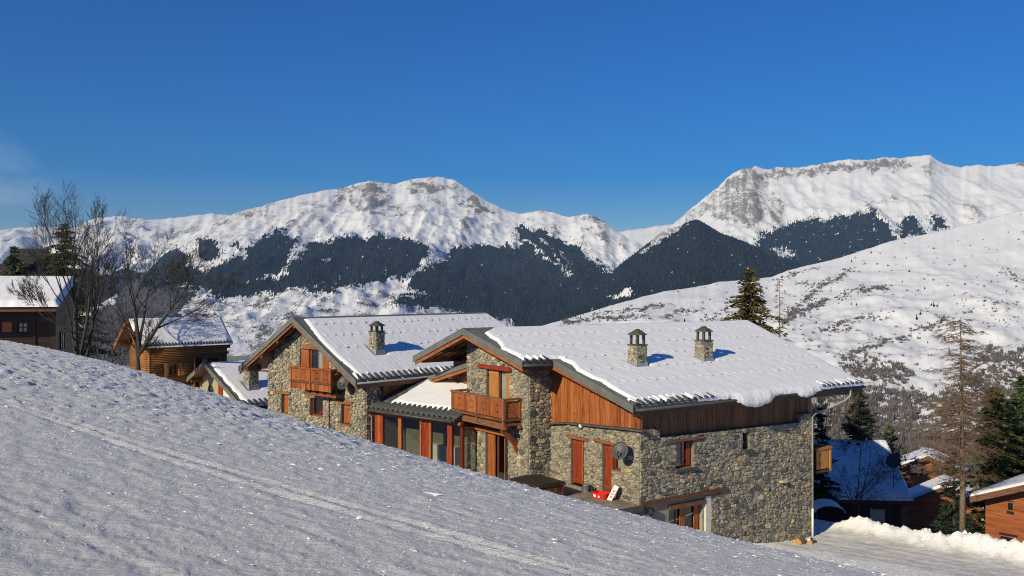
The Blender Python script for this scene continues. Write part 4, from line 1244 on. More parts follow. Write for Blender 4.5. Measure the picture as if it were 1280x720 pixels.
    # -- doors and windows of the gable side
    one(fr, 'lintel', M['brown_y'], root, lambda m: m.box(-.10, .02, 3.62, 5.24, -7.40, -7.24), tone=.6)
    one(fr, 'lintel', M['brown_y'], root, lambda m: m.box(-.10, .02, 1.2, 3.18, -7.32, -7.17), tone=.6)
    w = window(fr, W, 4.01, 5.01, -9.66, -7.43, 'red', .2, .07, name='door')
    shutter(fr, W, 4.28, 4.96, -9.6, -7.46, 'red', w, -.16, -.10, 'leaf')
    one(fr, 'door_edge', M['orange'], w, lambda m: m.pbox(W, 4.16, 4.27, -9.6, -7.46, -.17, -.08))
    one(fr, 'sill', M['terrace'], w, lambda m: m.pbox(W, 3.9, 5.1, -9.78, -9.68, -.3, .25))
    w = window(fr, W, 1.97, 2.61, -9.60, -7.34, 'red', .2, .06, name='door')
    shutter(fr, W, 2.04, 2.56, -9.55, -7.38, 'red', w, -.17, -.11, 'leaf')
    one(fr, 'door_edge', M['orange'], w, lambda m: m.pbox(W, 1.96, 2.05, -9.58, -7.36, -.19, -.06))
    w = window(fr, W, 1.31, 1.94, -8.49, -7.34, 'red', .2, .06, curtain=(1.62, 1.86))
    # bay: balcony door above, door below
    one(fr, 'lintel', M['red'], root, lambda m: m.box(-1.52, -1.34, 8.2, 11.3, -4.27, -4.05), tone=.4)
    w = window(fr, B, 8.45, 10.65, -6.9, -4.29, 'orange', .18, .09, bars=(9.65,), name='balcony_door', curtain=(8.95, 9.6))
    shutter(fr, B, 9.62, 10.52, -6.85, -4.34, 'honey', w, -.15, -.09)
    shutter(fr, B, 8.52, 8.92, -6.85, -4.34, 'honey', w, -.15, -.09, n=2)
    one(fr, 'lintel', M['orange_h'], root, lambda m: m.box(-1.56, -1.34, 8.45, 11.62, -7.67, -7.47), tone=.8)
    w = window(fr, B, 8.56, 10.74, -10.3, -7.69, 'orange', .2, .09, bars=(9.2, 9.85), name='door')
    shutter(fr, B, 9.98, 10.66, -10.2, -7.74, 'orange', w, -.16, -.09)
    # -- roof
    thick = .20
    P = lambda x, y: (x, y, zR(y))
    roof = roof_part(fr, 'right_roof_slope', [P(-2.64, 11), P(-2.64, 5.5), P(-.75, 5.5), P(-1.1, -.75), P(15.77, -.75), P(19.9, 11)], thick)
    rl = roof_part(fr, 'left_roof_slope', [P(-2.64, 11.003), P(19.9, 11.003), P(18.5, 16.5), P(-2.64, 16.5)], thick)
    one(fr, 'ridge_cap', M['slate'], roof, lambda m: (m.hexa([(-2.66, 10.82, zR(10.82) + .004), (20, 10.82, zR(10.82) + .004), (20, 11, -2.1), (-2.66, 11, -2.1), (-2.66, 10.82, zR(10.82) + .03), (20, 10.82, zR(10.82) + .03), (20, 11, -2.06), (-2.66, 11, -2.06)]),
                                                       m.hexa([(-2.66, 11.002, -2.1), (20, 11.002, -2.1), (20, 11.18, zR(11.18) + .004), (-2.66, 11.18, zR(11.18) + .004), (-2.66, 11.002, -2.06), (20, 11.002, -2.06), (20, 11.18, zR(11.18) + .03), (-2.66, 11.18, zR(11.18) + .03)])))
    for (xa, ya, xb, yb) in ((-2.70, 11, -2.70, 5.46), (-.81, 5.46, -1.16, -.79)):
        one(fr, 'verge_flashing', M['slate'], roof, lambda m: m.hexa([(xa, ya, zR(ya) - .31), (xa + .06, ya, zR(ya) - .31), (xb + .06, yb, zR(yb) - .31), (xb, yb, zR(yb) - .31), (xa, ya, zR(ya) + .05), (xa + .06, ya, zR(ya) + .05), (xb + .06, yb, zR(yb) + .05), (xb, yb, zR(yb) + .05)]))
    one(fr, 'verge_flashing', M['slate'], rl, lambda m: m.hexa([(-2.70, 11.0, zR(11) - .31), (-2.64, 11.0, zR(11) - .31), (-2.64, 16.55, zR(16.55) - .31), (-2.70, 16.55, zR(16.55) - .31), (-2.70, 11.0, zR(11) + .05), (-2.64, 11.0, zR(11) + .05), (-2.64, 16.55, zR(16.55) + .05), (-2.70, 16.55, zR(16.55) + .05)]))
    barge(fr, roof, -2.62, 11.0, zR(11), 5.52, zR(5.52), .18, .06, drop=.31)
    barge(fr, rl, -2.62, 11.0, zR(11), 16.45, zR(16.45), .20, .06, drop=.31)
    b = barge(fr, roof, -.80, 5.5, zR(5.5), -.7, zR(-.7), .16, .06, drop=.31)
    one(fr, 'fascia', M['brown_h'], roof, lambda m: m.box(-1.05, 15.72, -.72, -.66, zR(-.75) - .50, zR(-.75) - .205), tone=.3)
    one(fr, 'gutter', M['lead'], roof, lambda m: m.tube([(-1.0, -.83, zR(-.75) - .22), (15.75, -.83, zR(-.75) - .20)], .065, 8), True)
    one(fr, 'fascia', M['brown_h'], roof, lambda m: m.box(-2.58, -.78, 5.53, 5.59, zR(5.5) - .55, zR(5.5) - .205), tone=.3)
    one(fr, 'gutter', M['lead'], roof, lambda m: m.tube([(-2.62, 5.42, zR(5.5) - .20), (-.75, 5.42, zR(5.5) - .20), (-.72, 5.42, zR(5.5) - .34)], .06, 8), True)
    for y, x1 in ((10.95, -.2), (13.6, .1), (15.8, .1), (8.3, -1.3), (6.3, -.1)):
        one(fr, 'purlin', M['brown_h'], root, lambda m: m.box(-2.5, x1, y - .11, y + .11, zR(y) - .56, zR(y) - .28), tone=.7)
    for x in (-2.1, -1.5, -.9, -.3):
        one(fr, 'rafter', M['brown_y'], root, lambda m: m.beam((x, 11.1, zR(11.1) - .31), (x, 16.3, zR(16.3) - .31), .10, .14), tone=.6)
    for y in (.6, 3.2):
        one(fr, 'purlin', M['brown_h'], root, lambda m: m.box(-.78, .1, y - .1, y + .1, zR(y) - .5, zR(y) - .27), tone=.7)
    # lean-to roof lower on the left
    zl = lambda y: -4.20 - .25 * (y - 13.3)
    Q = lambda x, y: (x, y, zl(y))
    r2 = roof_part(fr, 'lean_to_roof', [Q(-.9, 12.66), Q(-.9, 17.74), Q(5.2, 17.74), Q(5.2, 12.66)], .18)
    one(fr, 'verge_flashing', M['slate'], r2, lambda m: m.hexa([(-.96, 12.7, zl(12.7) - .22), (-.9, 12.7, zl(12.7) - .22), (-.9, 17.78, zl(17.78) - .22), (-.96, 17.78, zl(17.78) - .22), (-.96, 12.7, zl(12.7) + .04), (-.9, 12.7, zl(12.7) + .04), (-.9, 17.78, zl(17.78) + .04), (-.96, 17.78, zl(17.78) + .04)]))
    barge(fr, r2, -.88, 12.7, zl(12.7), 17.7, zl(17.7), .18, .06, drop=.23)
    one(fr, 'purlin', M['brown_h'], r2, lambda m: m.box(-.85, 0, 15.4, 15.6, zl(15.5) - .5, zl(15.5) - .24), tone=.7)
    # -- snow on the roof
    ex = [-1.2, .5, 1.74, 2.16, 2.63, 3.67, 4.8, 5.38]; ev = [-.98, -.72, -.56, -.42, -.6, -.62, -.25, -.3]
    ex2 = [5.4, 6.35, 7.4, 7.9, 8.68, 10.1, 10.75]; ev2 = [-2.55, -2.42, -2.56, -2.3, -2.06, -1.86, -.9]
    def inside(X, Y):
        jj = .10 * fbm(Y * 2.3, X * .4, 3, 5) + .05 * fbm(Y * 7, X, 2, 6)
        lft = np.where(Y < 5.62, np.interp(Y, ex, ev), np.interp(Y, ex2, ev2)) + jj
        right = 15.77 + (Y + .75) * (19.9 - 15.77) / 11.75
        d = np.minimum(X - lft, right + .06 - X)
        d = np.minimum(d, 10.93 - Y + .05 * perlin(X * .8, X * 0, 3))
        d = np.minimum(d, np.where(X < -.55, Y - 5.62, Y + .70 + .05 * perlin(X * 3, X * 0, 9)))
        for cx, cy in ((3.16 + .45, 3.65 + .45), (8.16 + .45, 3.79 + .45)):
            d = np.minimum(d, np.maximum(np.abs(X - cx), np.abs(Y - cy)) - .42)
        return d
    G = guard_rows((9.25, 7.35, 5.45, 3.55, 1.7), lambda y: -2.3 if y > 5.6 else -.3, lambda y: 15.3 + (y + .75) * .35, .64, 31)
    G = [g for g in G if inside(np.array(g[0]), np.array(g[1])) > .25]
    zf = lambda X, Y: zr(Y) + 0 * X
    sn = snow_sheet(fr, roof, zf, (-2.75, 20.0), (-.85, 11.0), inside, .13, .085, .36, .0045, G, 33)
    guard_mesh(fr, roof, zf, G, 34, .125)
    # snow rolling over the eave
    rng = random.Random(8)
    xs = np.arange(2.9, 15.75, .07)
    lob = .48 * np.exp(-((xs - 6.75) / 1.35) ** 4) + .36 * np.exp(-((xs - 10.9) / 0.95) ** 2) + .13 * np.exp(-((xs - 8.9) / 1.2) ** 2) + .05
    lob = lob * sstep(2.9, 4.6, xs) * np.clip(1.15 - .5 * sstep(12.3, 13.2, xs), 0, 1) * (1 + .35 * fbm(xs * .9, xs * 0, 3, 6)) + .07 * fbm(xs * 1.8, xs * 0, 4, 4, .65)
    lob = np.clip(lob * .85, .04, 1)
    prof = [(-.55, .0, .16), (-.15, .0, .15), (.06, .02, .12), (.17, .35, .03), (.22, .65, -.05), (.17, .95, -.08), (.07, 1.0, -.06), (-.02, .7, .0)]
    V = []
    for j, (o, dk, c) in enumerate(prof):
        nn = fbm(xs * 2.6, xs * 0 + j * 1.1, 5, 12, .65) * .085
        full = np.clip(lob / .3, .25, 1.2)
        V.append(np.stack([xs, -.75 - (o * full if o > 0 else o) + nn, zR(-.75) + c - dk * lob + nn - fr.base + (KR * -o if o < 0 else 0)], -1))
    V = np.array(V); me = np_mesh('eave_snow', V.reshape(-1, 3), grid_faces(V.shape[0], V.shape[1]), M['snow_lump'], True)
    add_obj('eave_snow', me, roof)
    # tiles showing at the eave
    caps = MB(fr); x = -.95
    while x < 15.6:
        if x < 3.9 or x > 12.1:
            eave_tile(fr, roof, x, -.86, zR(-.75) + .02, KR)
            if rng.random() < .8: tile_cap(caps, x + rng.uniform(-.04, .06), -.84 + rng.uniform(0, .3), zR(-.75) + .02, KR, rng)
        x += .40
    x = -2.45
    while x < -.8:
        eave_tile(fr, roof, x, 5.36, zR(5.5) + .02, KR); tile_cap(caps, x, 5.44, zR(5.5) + .02, KR, rng); x += .42
    caps.build('tile_snow', M['snow_lump'], roof, True, 'stuff')
    # -- chimneys, pipe, lamp
    chimney(fr, 3.61, 4.10, .66, zR(4.1), -2.86, -2.05, 41)
    chimney(fr, 8.61, 4.24, .66, zR(4.24), -2.80, -2.02, 42)
    p = one(fr, 'downpipe', M['pipe'], root, lambda m: m.tube([(12.2, -.12, -11.6), (12.2, -.12, -6.75), (12.32, -.16, -6.58), (14.1, -.72, -5.95), (14.45, -.82, -5.7), (14.5, -.84, -5.3)], .05, 8), True)
    one(fr, 'pipe_foot', M['white'], p, lambda m: m.tube([(12.2, -.12, -13.2), (12.2, -.12, -11.58)], .06, 8), True)
    l_ = one(fr, 'wall_lamp', M['lead'], root, lambda m: m.tube([(0, 4.06, -6.80), (-.16, 4.06, -6.80), (-.16, 4.06, -6.76)], .03, 6))
    def globe(m):
        n, k = 10, 6; V = []; F = []
        for i in range(k + 1):
            for j in range(n): V.append((-.16 + .11 * math.sin(math.pi * i / k) * math.cos(6.283 * j / n), 4.06 + .11 * math.sin(math.pi * i / k) * math.sin(6.283 * j / n), -6.68 + .11 * math.cos(math.pi * i / k)))
        for i in range(k):
            for j in range(n): F.append((i * n + j, i * n + (j + 1) % n, (i + 1) * n + (j + 1) % n, (i + 1) * n + j))
        m.add(V, F)
    one(fr, 'globe', M['white'], l_, globe, True)
    # -- balcony of the bay
    bal = one(fr, 'balcony', M['brown_y'], root, lambda m: m.box(-2.46, -1.38, 7.32, 12.4, -6.92, -6.80))
    F = px_plane(-2.47)
    for a0, a1, s_ in ((7.42, 9.82, 51), (9.98, 12.32, 52)): balcony_panel(fr, bal, F, a0, a1, -6.52, -5.66, 2, 'orange', s_)
    SD = py_plane(7.36); balcony_panel(fr, bal, SD, -2.38, -1.5, -6.52, -5.66, 1, 'orange', 53)
    balcony_panel(fr, bal, py_plane(12.36), -2.38, -1.5, -6.52, -5.66, 1, 'orange', 54)
    for y in (7.36, 9.9, 12.36): one(fr, 'post', M['brown_y'], bal, lambda m: m.box(-2.54, -2.40, y - .07, y + .07, -7.0, -5.58), tone=.75)
    one(fr, 'post', M['orange'], bal, lambda m: m.box(-1.52, -1.40, 7.3, 7.43, -6.7, -5.6))
    one(fr, 'top_rail', M['brown_y'], bal, lambda m: (m.box(-2.56, -2.38, 7.24, 12.5, -5.62, -5.52), m.box(-2.38, -1.4, 7.26, 7.44, -5.623, -5.523), m.box(-2.38, -1.4, 12.28, 12.46, -5.623, -5.523)), tone=.6)
    one(fr, 'bottom_rail', M['brown_y'], bal, lambda m: (m.box(-2.55, -2.39, 7.26, 12.46, -6.68, -6.56), m.box(-2.39, -1.4, 7.28, 7.42, -6.683, -6.563)), tone=.3)
    one(fr, 'floor_beam', M['brown_y'], bal, lambda m: (m.box(-2.52, -2.36, 7.2, 12.5, -7.08, -6.92), m.box(-1.62, -1.46, 7.2, 12.5, -7.08, -6.923)), tone=.5)
    for y in (7.75, 11.75):
        br = [(-2.42, y, -7.09), (-2.3, y, -7.34), (-1.95, y, -7.62), (-1.62, y, -8.0), (-1.42, y, -8.45), (-1.37, y, -8.1), (-1.5, y, -7.72), (-1.8, y, -7.38), (-2.1, y, -7.18), (-2.2, y, -7.09)]
        one(fr, 'bracket', M['orange'], bal, lambda m: m.prism([(a, b - .08, c) for a, b, c in br], (0, .16, 0)), tone=.3)
    # -- balcony on the far gable, seen past the corner
    bal = one(fr, 'rear_balcony', M['brown_h'], root, lambda m: m.box(12.81, 14.1, .1, 3.8, -9.85, -9.72))
    balcony_panel(fr, bal, py_plane(.14), 12.86, 13.9, -9.66, -8.62, 1, 'honey', 56, s=1.3)
    one(fr, 'post', M['honey'], bal, lambda m: m.box(13.96, 14.08, .08, .2, -9.85, -8.5), tone=.8)
    one(fr, 'top_rail', M['honey'], bal, lambda m: (m.box(12.81, 14.14, .06, .2, -8.61, -8.5), m.box(14.0, 14.12, .2, 3.8, -8.613, -8.503)))
    one(fr, 'end_board', M['honey'], bal, lambda m: m.box(14.03, 14.07, .22, 3.8, -9.7, -8.62))
    # -- terrace
    one(fr, 'terrace', M['terrace'], root, lambda m: m.box(-4.6, -.005, -.16, 6.7, -10.05, -9.76))
    one(fr, 'terrace_edge', M['lauze'], root, lambda m: m.box(-4.6, .0, -.24, -.162, -9.99, -9.74))
    return fr
CH = build_big_chalet()

# ------------------------------------------------------------------ the second stone chalet
def build_second_chalet():
    fr = Frame('stone_chalet', 'smaller stone chalet left of the veranda, wide wooden balcony high under its gable', 'chalet', -8.583, 53.0, -10.6, math.atan2(1130, 1010), 'stone chalets joined by the glazed veranda')
    root = fr.root; K = .56; TOP = -1.76
    zr = lambda y: TOP - K * np.abs(5.86 - np.asarray(y)); zR = lambda y: float(zr(y))
    W = px_plane(0.0); L = py_plane(0.0)
    up = rect(3.4, 6.5, -5.2, -3.72); w1 = rect(7.78, 8.57, -8.0, -6.76); w2 = rect(4.1, 5.45, -7.86, -6.77); w3 = rect(1.4, 2.3, -8.06, -6.88)
    stone_wall(fr, 'gable_stone_wall', W, [(.01, -10.6), (10.1, -10.6), (10.1, -4.45), (5.86, -2.08), (.01, -5.35)], [up, w1, w2, w3], 15, rmin=.095, rmax=.25, single=.46, proud=(.02, .085), anis=1.7)
    stone_wall(fr, 'side_stone_wall', L, [(.01, -10.6), (1.35, -10.6), (1.35, -6.3), (.9, -5.62), (.01, -5.62)], [], 16, single=.46)
    one(fr, 'hidden_side_wall', M['mortar'], root, lambda m: (m.box(1.36, 16, .05, .4, -10.6, -5.6), m.box(.4, 16, 9.7, 10.08, -10.6, -4.5), m.box(15.6, 15.99, .41, 9.69, -10.6, -5.2)))
    planks(fr, [c for c in root.children if c.name.startswith('hidden_side_wall')][0], py_plane(.045), 1.36, 12, lambda a: -7.4, lambda a: -5.45, .3, 'brown', 25, .03)
    # openings
    w = window(fr, W, 4.28, 5.62, -5.1, -3.73, 'orange', .16, .09, name='balcony_door', curtain=(4.4, 4.95))
    shutter(fr, W, 5.64, 6.48, -5.15, -3.74, 'orange', w, -.14, -.06)
    shutter(fr, W, 3.42, 4.26, -5.15, -3.95, 'orange', w, -.14, -.06)
    one(fr, 'lintel', M['brown_y'], root, lambda m: m.prism([(-.08, 3.9, -3.72), (-.08, 6.3, -3.72), (-.08, 5.86, -3.42), (-.08, 4.6, -3.42)], (.1, 0, 0)), tone=.7)
    for a0, a1, b0, b1 in ((7.5, 9.3, -6.75, -6.58), (1.15, 2.75, -6.87, -6.68)):
        one(fr, 'lintel', M['brown_y'], root, lambda m: m.box(-.12, .02, a0, a1, b0, b1), tone=.6)
    w = window(fr, W, 7.79, 8.56, -7.99, -6.77, 'orange', .2, .06)
    shutter(fr, W, 7.82, 8.3, -7.95, -6.8, 'orange', w, -.16, -.09, n=2)
    w = window(fr, W, 1.41, 2.29, -8.05, -6.89, 'orange', .2, .06)
    shutter(fr, W, 1.5, 2.1, -8.0, -6.92, 'orange', w, -.16, -.09)
    one(fr, 'window_sill', M['brown_y'], w, lambda m: m.pbox(W, 1.35, 2.35, -8.14, -8.06, -.2, .08))
    w = window(fr, W, 4.11, 5.44, -7.85, -6.78, 'red', .2, .07, bars=(4.42,), name='window', curtain=(4.16, 4.36))
    # roof
    P = lambda x, y: (x, y, zR(y))
    ro = roof_part(fr, 'right_roof_slope', [P(-1.0, 5.86), P(-1.0, -.37), P(17.9, -.37), P(16.3, 5.86)], .20)
    rl = roof_part(fr, 'left_roof_slope', [P(-1.0, 5.863), P(16.3, 5.863), P(16.3, 11.92), P(-1.0, 11.92)], .20)
    for yb, par in ((-.42, ro), (11.97, rl)):
        ya = 5.86
        one(fr, 'verge_flashing', M['slate'], par, lambda m: m.hexa([(-1.06, ya, zR(ya) - .28), (-1.0, ya, zR(ya) - .28), (-1.0, yb, zR(yb) - .28), (-1.06, yb, zR(yb) - .28), (-1.06, ya, zR(ya) + .06), (-1.0, ya, zR(ya) + .06), (-1.0, yb, zR(yb) + .06), (-1.06, yb, zR(yb) + .06)]))
        barge(fr, par, -.98, ya, zR(ya), yb, zR(yb), .17, .06, 'brown_y', drop=.29)
    one(fr, 'ridge_cap', M['slate'], ro, lambda m: m.prism([(-1.07, 5.70, TOP - .06), (-1.07, 5.86, TOP + .045), (-1.07, 6.02, TOP - .06)], (17.4, 0, 0)))
    one(fr, 'fascia', M['brown_h'], ro, lambda m: m.box(-.95, 17.8, -.34, -.28, zR(-.37) - .48, zR(-.37) - .21), tone=.75)
    one(fr, 'gutter', M['zinc'], ro, lambda m: m.tube([(-.95, -.45, zR(-.37) - .16), (17.8, -.45, zR(-.37) - .16)], .06, 8), True)
    for y in (5.86, 7.7, 9.5, 11.2, 3.6, 1.4):
        one(fr, 'purlin', M['brown_h'], root, lambda m: m.box(-.92, .1, y - .11, y + .11, zR(y) - .62, zR(y) - .30), tone=.7)
    for x in (-.55,):
        one(fr, 'rafter', M['brown_y'], root, lambda m: m.beam((x, 6.0, zR(6.0) - .33), (x, 11.8, zR(11.8) - .33), .1, .14), tone=.6)
    for y, x1 in ((10.6, 0), ):
        one(fr, 'brace', M['brown_y'], root, lambda m: m.beam((.0, 10.15, -5.4), (-.1, 11.6, zR(11.6) - .4), .12, .14), tone=.6)
    def inside(X, Y):
        jj = .08 * fbm(Y * 2.3, X * .4, 3, 15) + .04 * fbm(Y * 7, X, 2, 16)
        d = np.minimum(X - np.interp(Y, [-.4, .6, 2, 3.6, 5, 5.8], [-.6, -.55, -.72, -.68, -.42, -.3]) - jj, 17.9 - (Y + .37) * 1.6 / 6.23 + .05 - X)
        d = np.minimum(d, 5.72 - Y)
        d = np.minimum(d, Y + .30 + .05 * perlin(X * 3, X * 0, 19))
        return np.minimum(d, np.maximum(np.abs(X - 2.6), np.abs(Y - 2.12)) - .40)
    G = guard_rows((4.95, 3.75, 2.5), lambda y: -.3, lambda y: 17.0, .66, 35)
    G = [g for g in G if inside(np.array(g[0]), np.array(g[1])) > .2]
    zf = lambda X, Y: zr(Y) + 0 * X
    snow_sheet(fr, ro, zf, (-1.1, 18.0), (-.5, 5.9), inside, .13, .09, .36, .0045, G, 36)
    guard_mesh(fr, ro, zf, G, 37, .13)
    rng = random.Random(9); caps = MB(fr); x = -.7
    while x < 12:
        eave_tile(fr, ro, x, -.47, zR(-.37) + .02, K); (tile_cap(caps, x + rng.uniform(-.05, .05), -.40 + rng.uniform(0, .35), zR(-.37) + .02, K, rng) if rng.random() < .7 else None); x += .45
    caps.build('tile_snow', M['snow_lump'], ro, True, 'stuff')
    chimney(fr, 2.6, 2.12, .66, zR(2.12), -2.62, -1.98, 43)
    # balcony
    bal = one(fr, 'balcony', M['brown_y'], root, lambda m: m.box(-1.06, -.01, 1.87, 5.93, -5.75, -5.65))
    F = px_plane(-1.08)
    for a0, a1, s_ in ((1.95, 3.86, 57), (3.98, 5.86, 58)): balcony_panel(fr, bal, F, a0, a1, -5.55, -4.86, 2, 'orange', s_, s=.95)
    balcony_panel(fr, bal, py_plane(1.9), -1.0, -.1, -5.55, -4.86, 1, 'orange', 59, s=.95)
    for y in (1.9, 3.92, 5.9): one(fr, 'post', M['orange'], bal, lambda m: m.box(-1.15, -1.02, y - .06, y + .06, -6.1, -4.8), tone=.7)
    one(fr, 'top_rail', M['orange_h'], bal, lambda m: (m.box(-1.18, -1.0, 1.78, 6.05, -4.84, -4.73), m.box(-1.0, 0, 1.8, 1.98, -4.843, -4.733)), tone=.4)
    one(fr, 'bottom_rail', M['brown_y'], bal, lambda m: m.box(-1.16, -1.01, 1.8, 6.0, -5.66, -5.57), tone=.2)
    planks(fr, one(fr, 'skirt', M['brown_y'], bal, lambda m: m.box(-1.05, -1.02, 1.88, 5.92, -6.08, -5.72)), px_plane(-1.06), 1.88, 5.92, lambda a: -6.09, lambda a: -5.72, .22, 'orange', 26, .03, 'board')
    one(fr, 'floor_beam', M['orange_h'], bal, lambda m: m.box(-.72, -.58, 1.9, 4.95, -6.46, -6.12), tone=.2)
    for y in (2.2, 2.95, 3.7, 4.45): one(fr, 'joist', M['dark'], bal, lambda m: m.box(-.86, -.02, y - .08, y + .08, -6.28, -6.10))
    one(fr, 'cable', M['rubber'], root, lambda m: m.tube([(-.1, 3.37, -6.2), (-.1, 3.37, -10.4)], .035, 6), True)
    return fr
CH2 = build_second_chalet()

# ------------------------------------------------------------------ glazed veranda between them
def build_veranda():
    fr = Frame('glazed_veranda', 'low glazed veranda with red wooden posts under a snowy tiled roof', 'veranda', -8.2, 53.4, -10.2, math.atan2(-.659, .752))
    root = fr.root; F = py_plane(0.0)
    zf = lambda y: -7.0 + .31 * (np.asarray(y) + .35); z1 = lambda y: float(zf(y))
    for a0, a1, mt in ((.14, .34, 'red'), (.36, .60, 'orange'), (.62, .84, 'red'), (2.18, 2.46, 'orange'), (6.2, 6.55, 'red')):
        one(fr, 'post', M[mt], root, lambda m: m.pbox(F, a0, a1, -10.2, -7.32, -.16, 0), tone=.6)
    pn = one(fr, 'door_panel', M['red'], root, lambda m: m.pbox(F, 4.16, 4.76, -10.2, -7.33, -.12, -.04), tone=.3)
    for a0, a1 in ((4.02, 4.15), (4.77, 4.90)): one(fr, 'frame', M['orange'], pn, lambda m: m.pbox(F, a0, a1, -10.2, -7.32, -.16, .01), tone=.7)
    one(fr, 'beam', M['orange'], root, lambda m: m.pbox(F, -.05, 7.25, -7.32, -7.16, -.18, .05), tone=.7)
    for a0, a1 in ((.85, 2.17), (2.47, 4.01), (4.91, 6.19), (6.56, 7.15)):
        one(fr, 'pane', M['glass'], root, lambda m: m.pbox(F, a0, a1, -10.2, -7.33, -.10, -.08))
    one(fr, 'side_post', M['red'], root, lambda m: m.box(7.0, 7.18, .17, .35, -10.2, -7.2))
    one(fr, 'pane', M['glass'], root, lambda m: m.box(7.1, 7.12, .4, 1.4, -10.2, -7.2))
    one(fr, 'inner_wall', M['mortar'], root, lambda m: m.box(.3, 6.9, 1.9, 2.2, -10.2, -6.6))
    one(fr, 'floor', M['terrace'], root, lambda m: m.box(.1, 6.9, .2, 1.89, -10.2, -9.95))
    one(fr, 'counter', M['white'], root, lambda m: m.box(3.0, 5.4, 1.4, 1.88, -9.94, -8.9))
    poly = [(.02, -.35), (7.1, -.35), (7.1, .9), (6.1, 1.9), (4.6, 4.1), (3.4, 5.4), (.02, 5.4)]
    ro = roof_part(fr, 'roof', [(x, y, z1(y)) for x, y in poly], .12, 'tile', 'brown_y')
    rng = random.Random(10); x = .14; k = 0
    while x < 7.0:
        eave_tile(fr, ro, x, -.44, z1(-.35) + .0, .31, .17, .95)
        if x < 1.3 or x > 5.0:
            for j in range(1, 6 if x < .9 else 3): eave_tile(fr, ro, x, -.44 + j * .82, z1(-.35 + j * .82) + .015, .31, .165, .95)
        x += .425; k += 1
    def inside(X, Y):
        d = Y - .42 - .045 * np.cos(X / .425 * 6.283 - 2.0) - .05 * perlin(X * 1.5, X * 0, 3) - .25 * sstep(5.8, 6.8, X)
        d = np.minimum(d, X - (1.05 - .12 * Y) - .06 * perlin(Y * 2, Y * 0, 4))
        d = np.minimum(d, 7.0 - X)
        d = np.minimum(d, 5.3 - Y)
        d = np.minimum(d, np.where(X > 4.55, np.hypot((X - 5.95) / 1.0, (Y - 2.2) / .9) - 1.0, 9))
        return np.minimum(d, ((7.0 + .6 - X) - (Y - .4) * .93) * .7)
    snow_sheet(fr, ro, lambda X, Y: zf(Y) + .08 + 0 * X, (.2, 7.1), (.1, 5.4), inside, .15, .08, .425, .006, (), 38)
    one(fr, 'gutter', M['lead'], ro, lambda m: m.tube([(-.25, -.50, z1(-.35) - .1), (-.1, -.52, z1(-.35) - .05), (7.05, -.52, z1(-.35) - .08)], .07, 8), True)
    one(fr, 'downpipe', M['pipe'], root, lambda m: m.tube([(-.12, -.46, -7.1), (.04, -.16, -7.5), (.04, -.14, -10.2)], .045, 7), True)
build_veranda()

# ------------------------------------------------------------------ small gabled chalet half hidden behind the second one
def build_small_chalet():
    fr = Frame('small_chalet', 'small cream chalet with grey verge and a stone chimney, tucked behind the snow brow', 'chalet', -19.74, 66.0, -11.5, math.atan2(1130, 1010))
    root = fr.root; K = .543; yc = 5.29; TOP = -5.6
    zr = lambda y: TOP - K * np.abs(yc - np.asarray(y)); zR = lambda y: float(zr(y)); P = lambda x, y: (x, y, zR(y))
    W = px_plane(1.0)
    one(fr, 'gable_wall', M['cream'], root, lambda m: m.plate(W, [(.7, -11.5), (9.8, -11.5), (9.8, zR(9.8) - .25), (yc, TOP - .25), (.7, zR(.7) - .25)], [], 0, -.3))
    one(fr, 'side_wall', M['cream'], root, lambda m: m.box(1.31, 8, .72, 1.0, -11.5, zR(.72) - .25))
    ro = roof_part(fr, 'right_roof_slope', [P(0, yc), P(0, 0), P(8.0, 0), P(8.0, yc)], .2)
    rl = roof_part(fr, 'left_roof_slope', [P(0, yc + .003), P(8, yc + .003), P(8, 10.58), P(0, 10.58)], .2)
    for yb, par in ((-.04, ro), (10.6, rl)):
        one(fr, 'verge_flashing', M['slate'], par, lambda m: m.hexa([(-.06, yc, TOP - .3), (0, yc, TOP - .3), (0, yb, zR(yb) - .3), (-.06, yb, zR(yb) - .3), (-.06, yc, TOP + .07), (0, yc, TOP + .07), (0, yb, zR(yb) + .07), (-.06, yb, zR(yb) + .07)]))
    for y in (yc, 7.4, 9.0, 3.0): one(fr, 'purlin', M['brown_h'], root, lambda m: m.box(.1, 1.0, y - .1, y + .1, zR(y) - .55, zR(y) - .27))
    snow_sheet(fr, ro, lambda X, Y: zr(Y) + 0 * X, (0, 8), (-.1, yc), lambda X, Y: np.minimum(np.minimum(X - .35 - .08 * perlin(Y * 2, Y * 0, 3), yc - .1 - Y), np.minimum(Y - .02 - .08 * perlin(X * 3, X * 0, 5), np.maximum(np.abs(X - 2.0), np.abs(Y - 1.95)) - .45)), .16, .12, .36, .008, (), 39)
    one(fr, 'fascia', M['dark'], ro, lambda m: m.box(.05, 7.9, .03, .08, zR(0) - .5, zR(0) - .21))
    x = .3
    while x < 7.5: eave_tile(fr, ro, x, -.12, zR(0) + .02, K, .13); x += .45
    w = one(fr, 'arched_window', M['dish'], root, lambda m: m.plate(W, [(5.6, -8.9), (6.5, -8.9), (6.5, -7.85), (6.35, -7.55), (6.05, -7.4), (5.75, -7.55), (5.6, -7.85)], [], -.02, .02))
    one(fr, 'pane', M['glass'], w, lambda m: m.plate(W, rect(5.72, 6.38, -8.8, -7.85), [], .022, .03))
    shutter(fr, W, 4.25, 4.85, -9.0, -7.1, 'red', root, .01, .06)
    one(fr, 'boarding', M['plaster'], root, lambda m: m.pbox(W, 3.3, 4.15, -9.2, -7.55, .005, .03))
    chimney(fr, 2.0, 1.95, .78, zR(1.95), -5.9, -5.25, 44)
build_small_chalet()

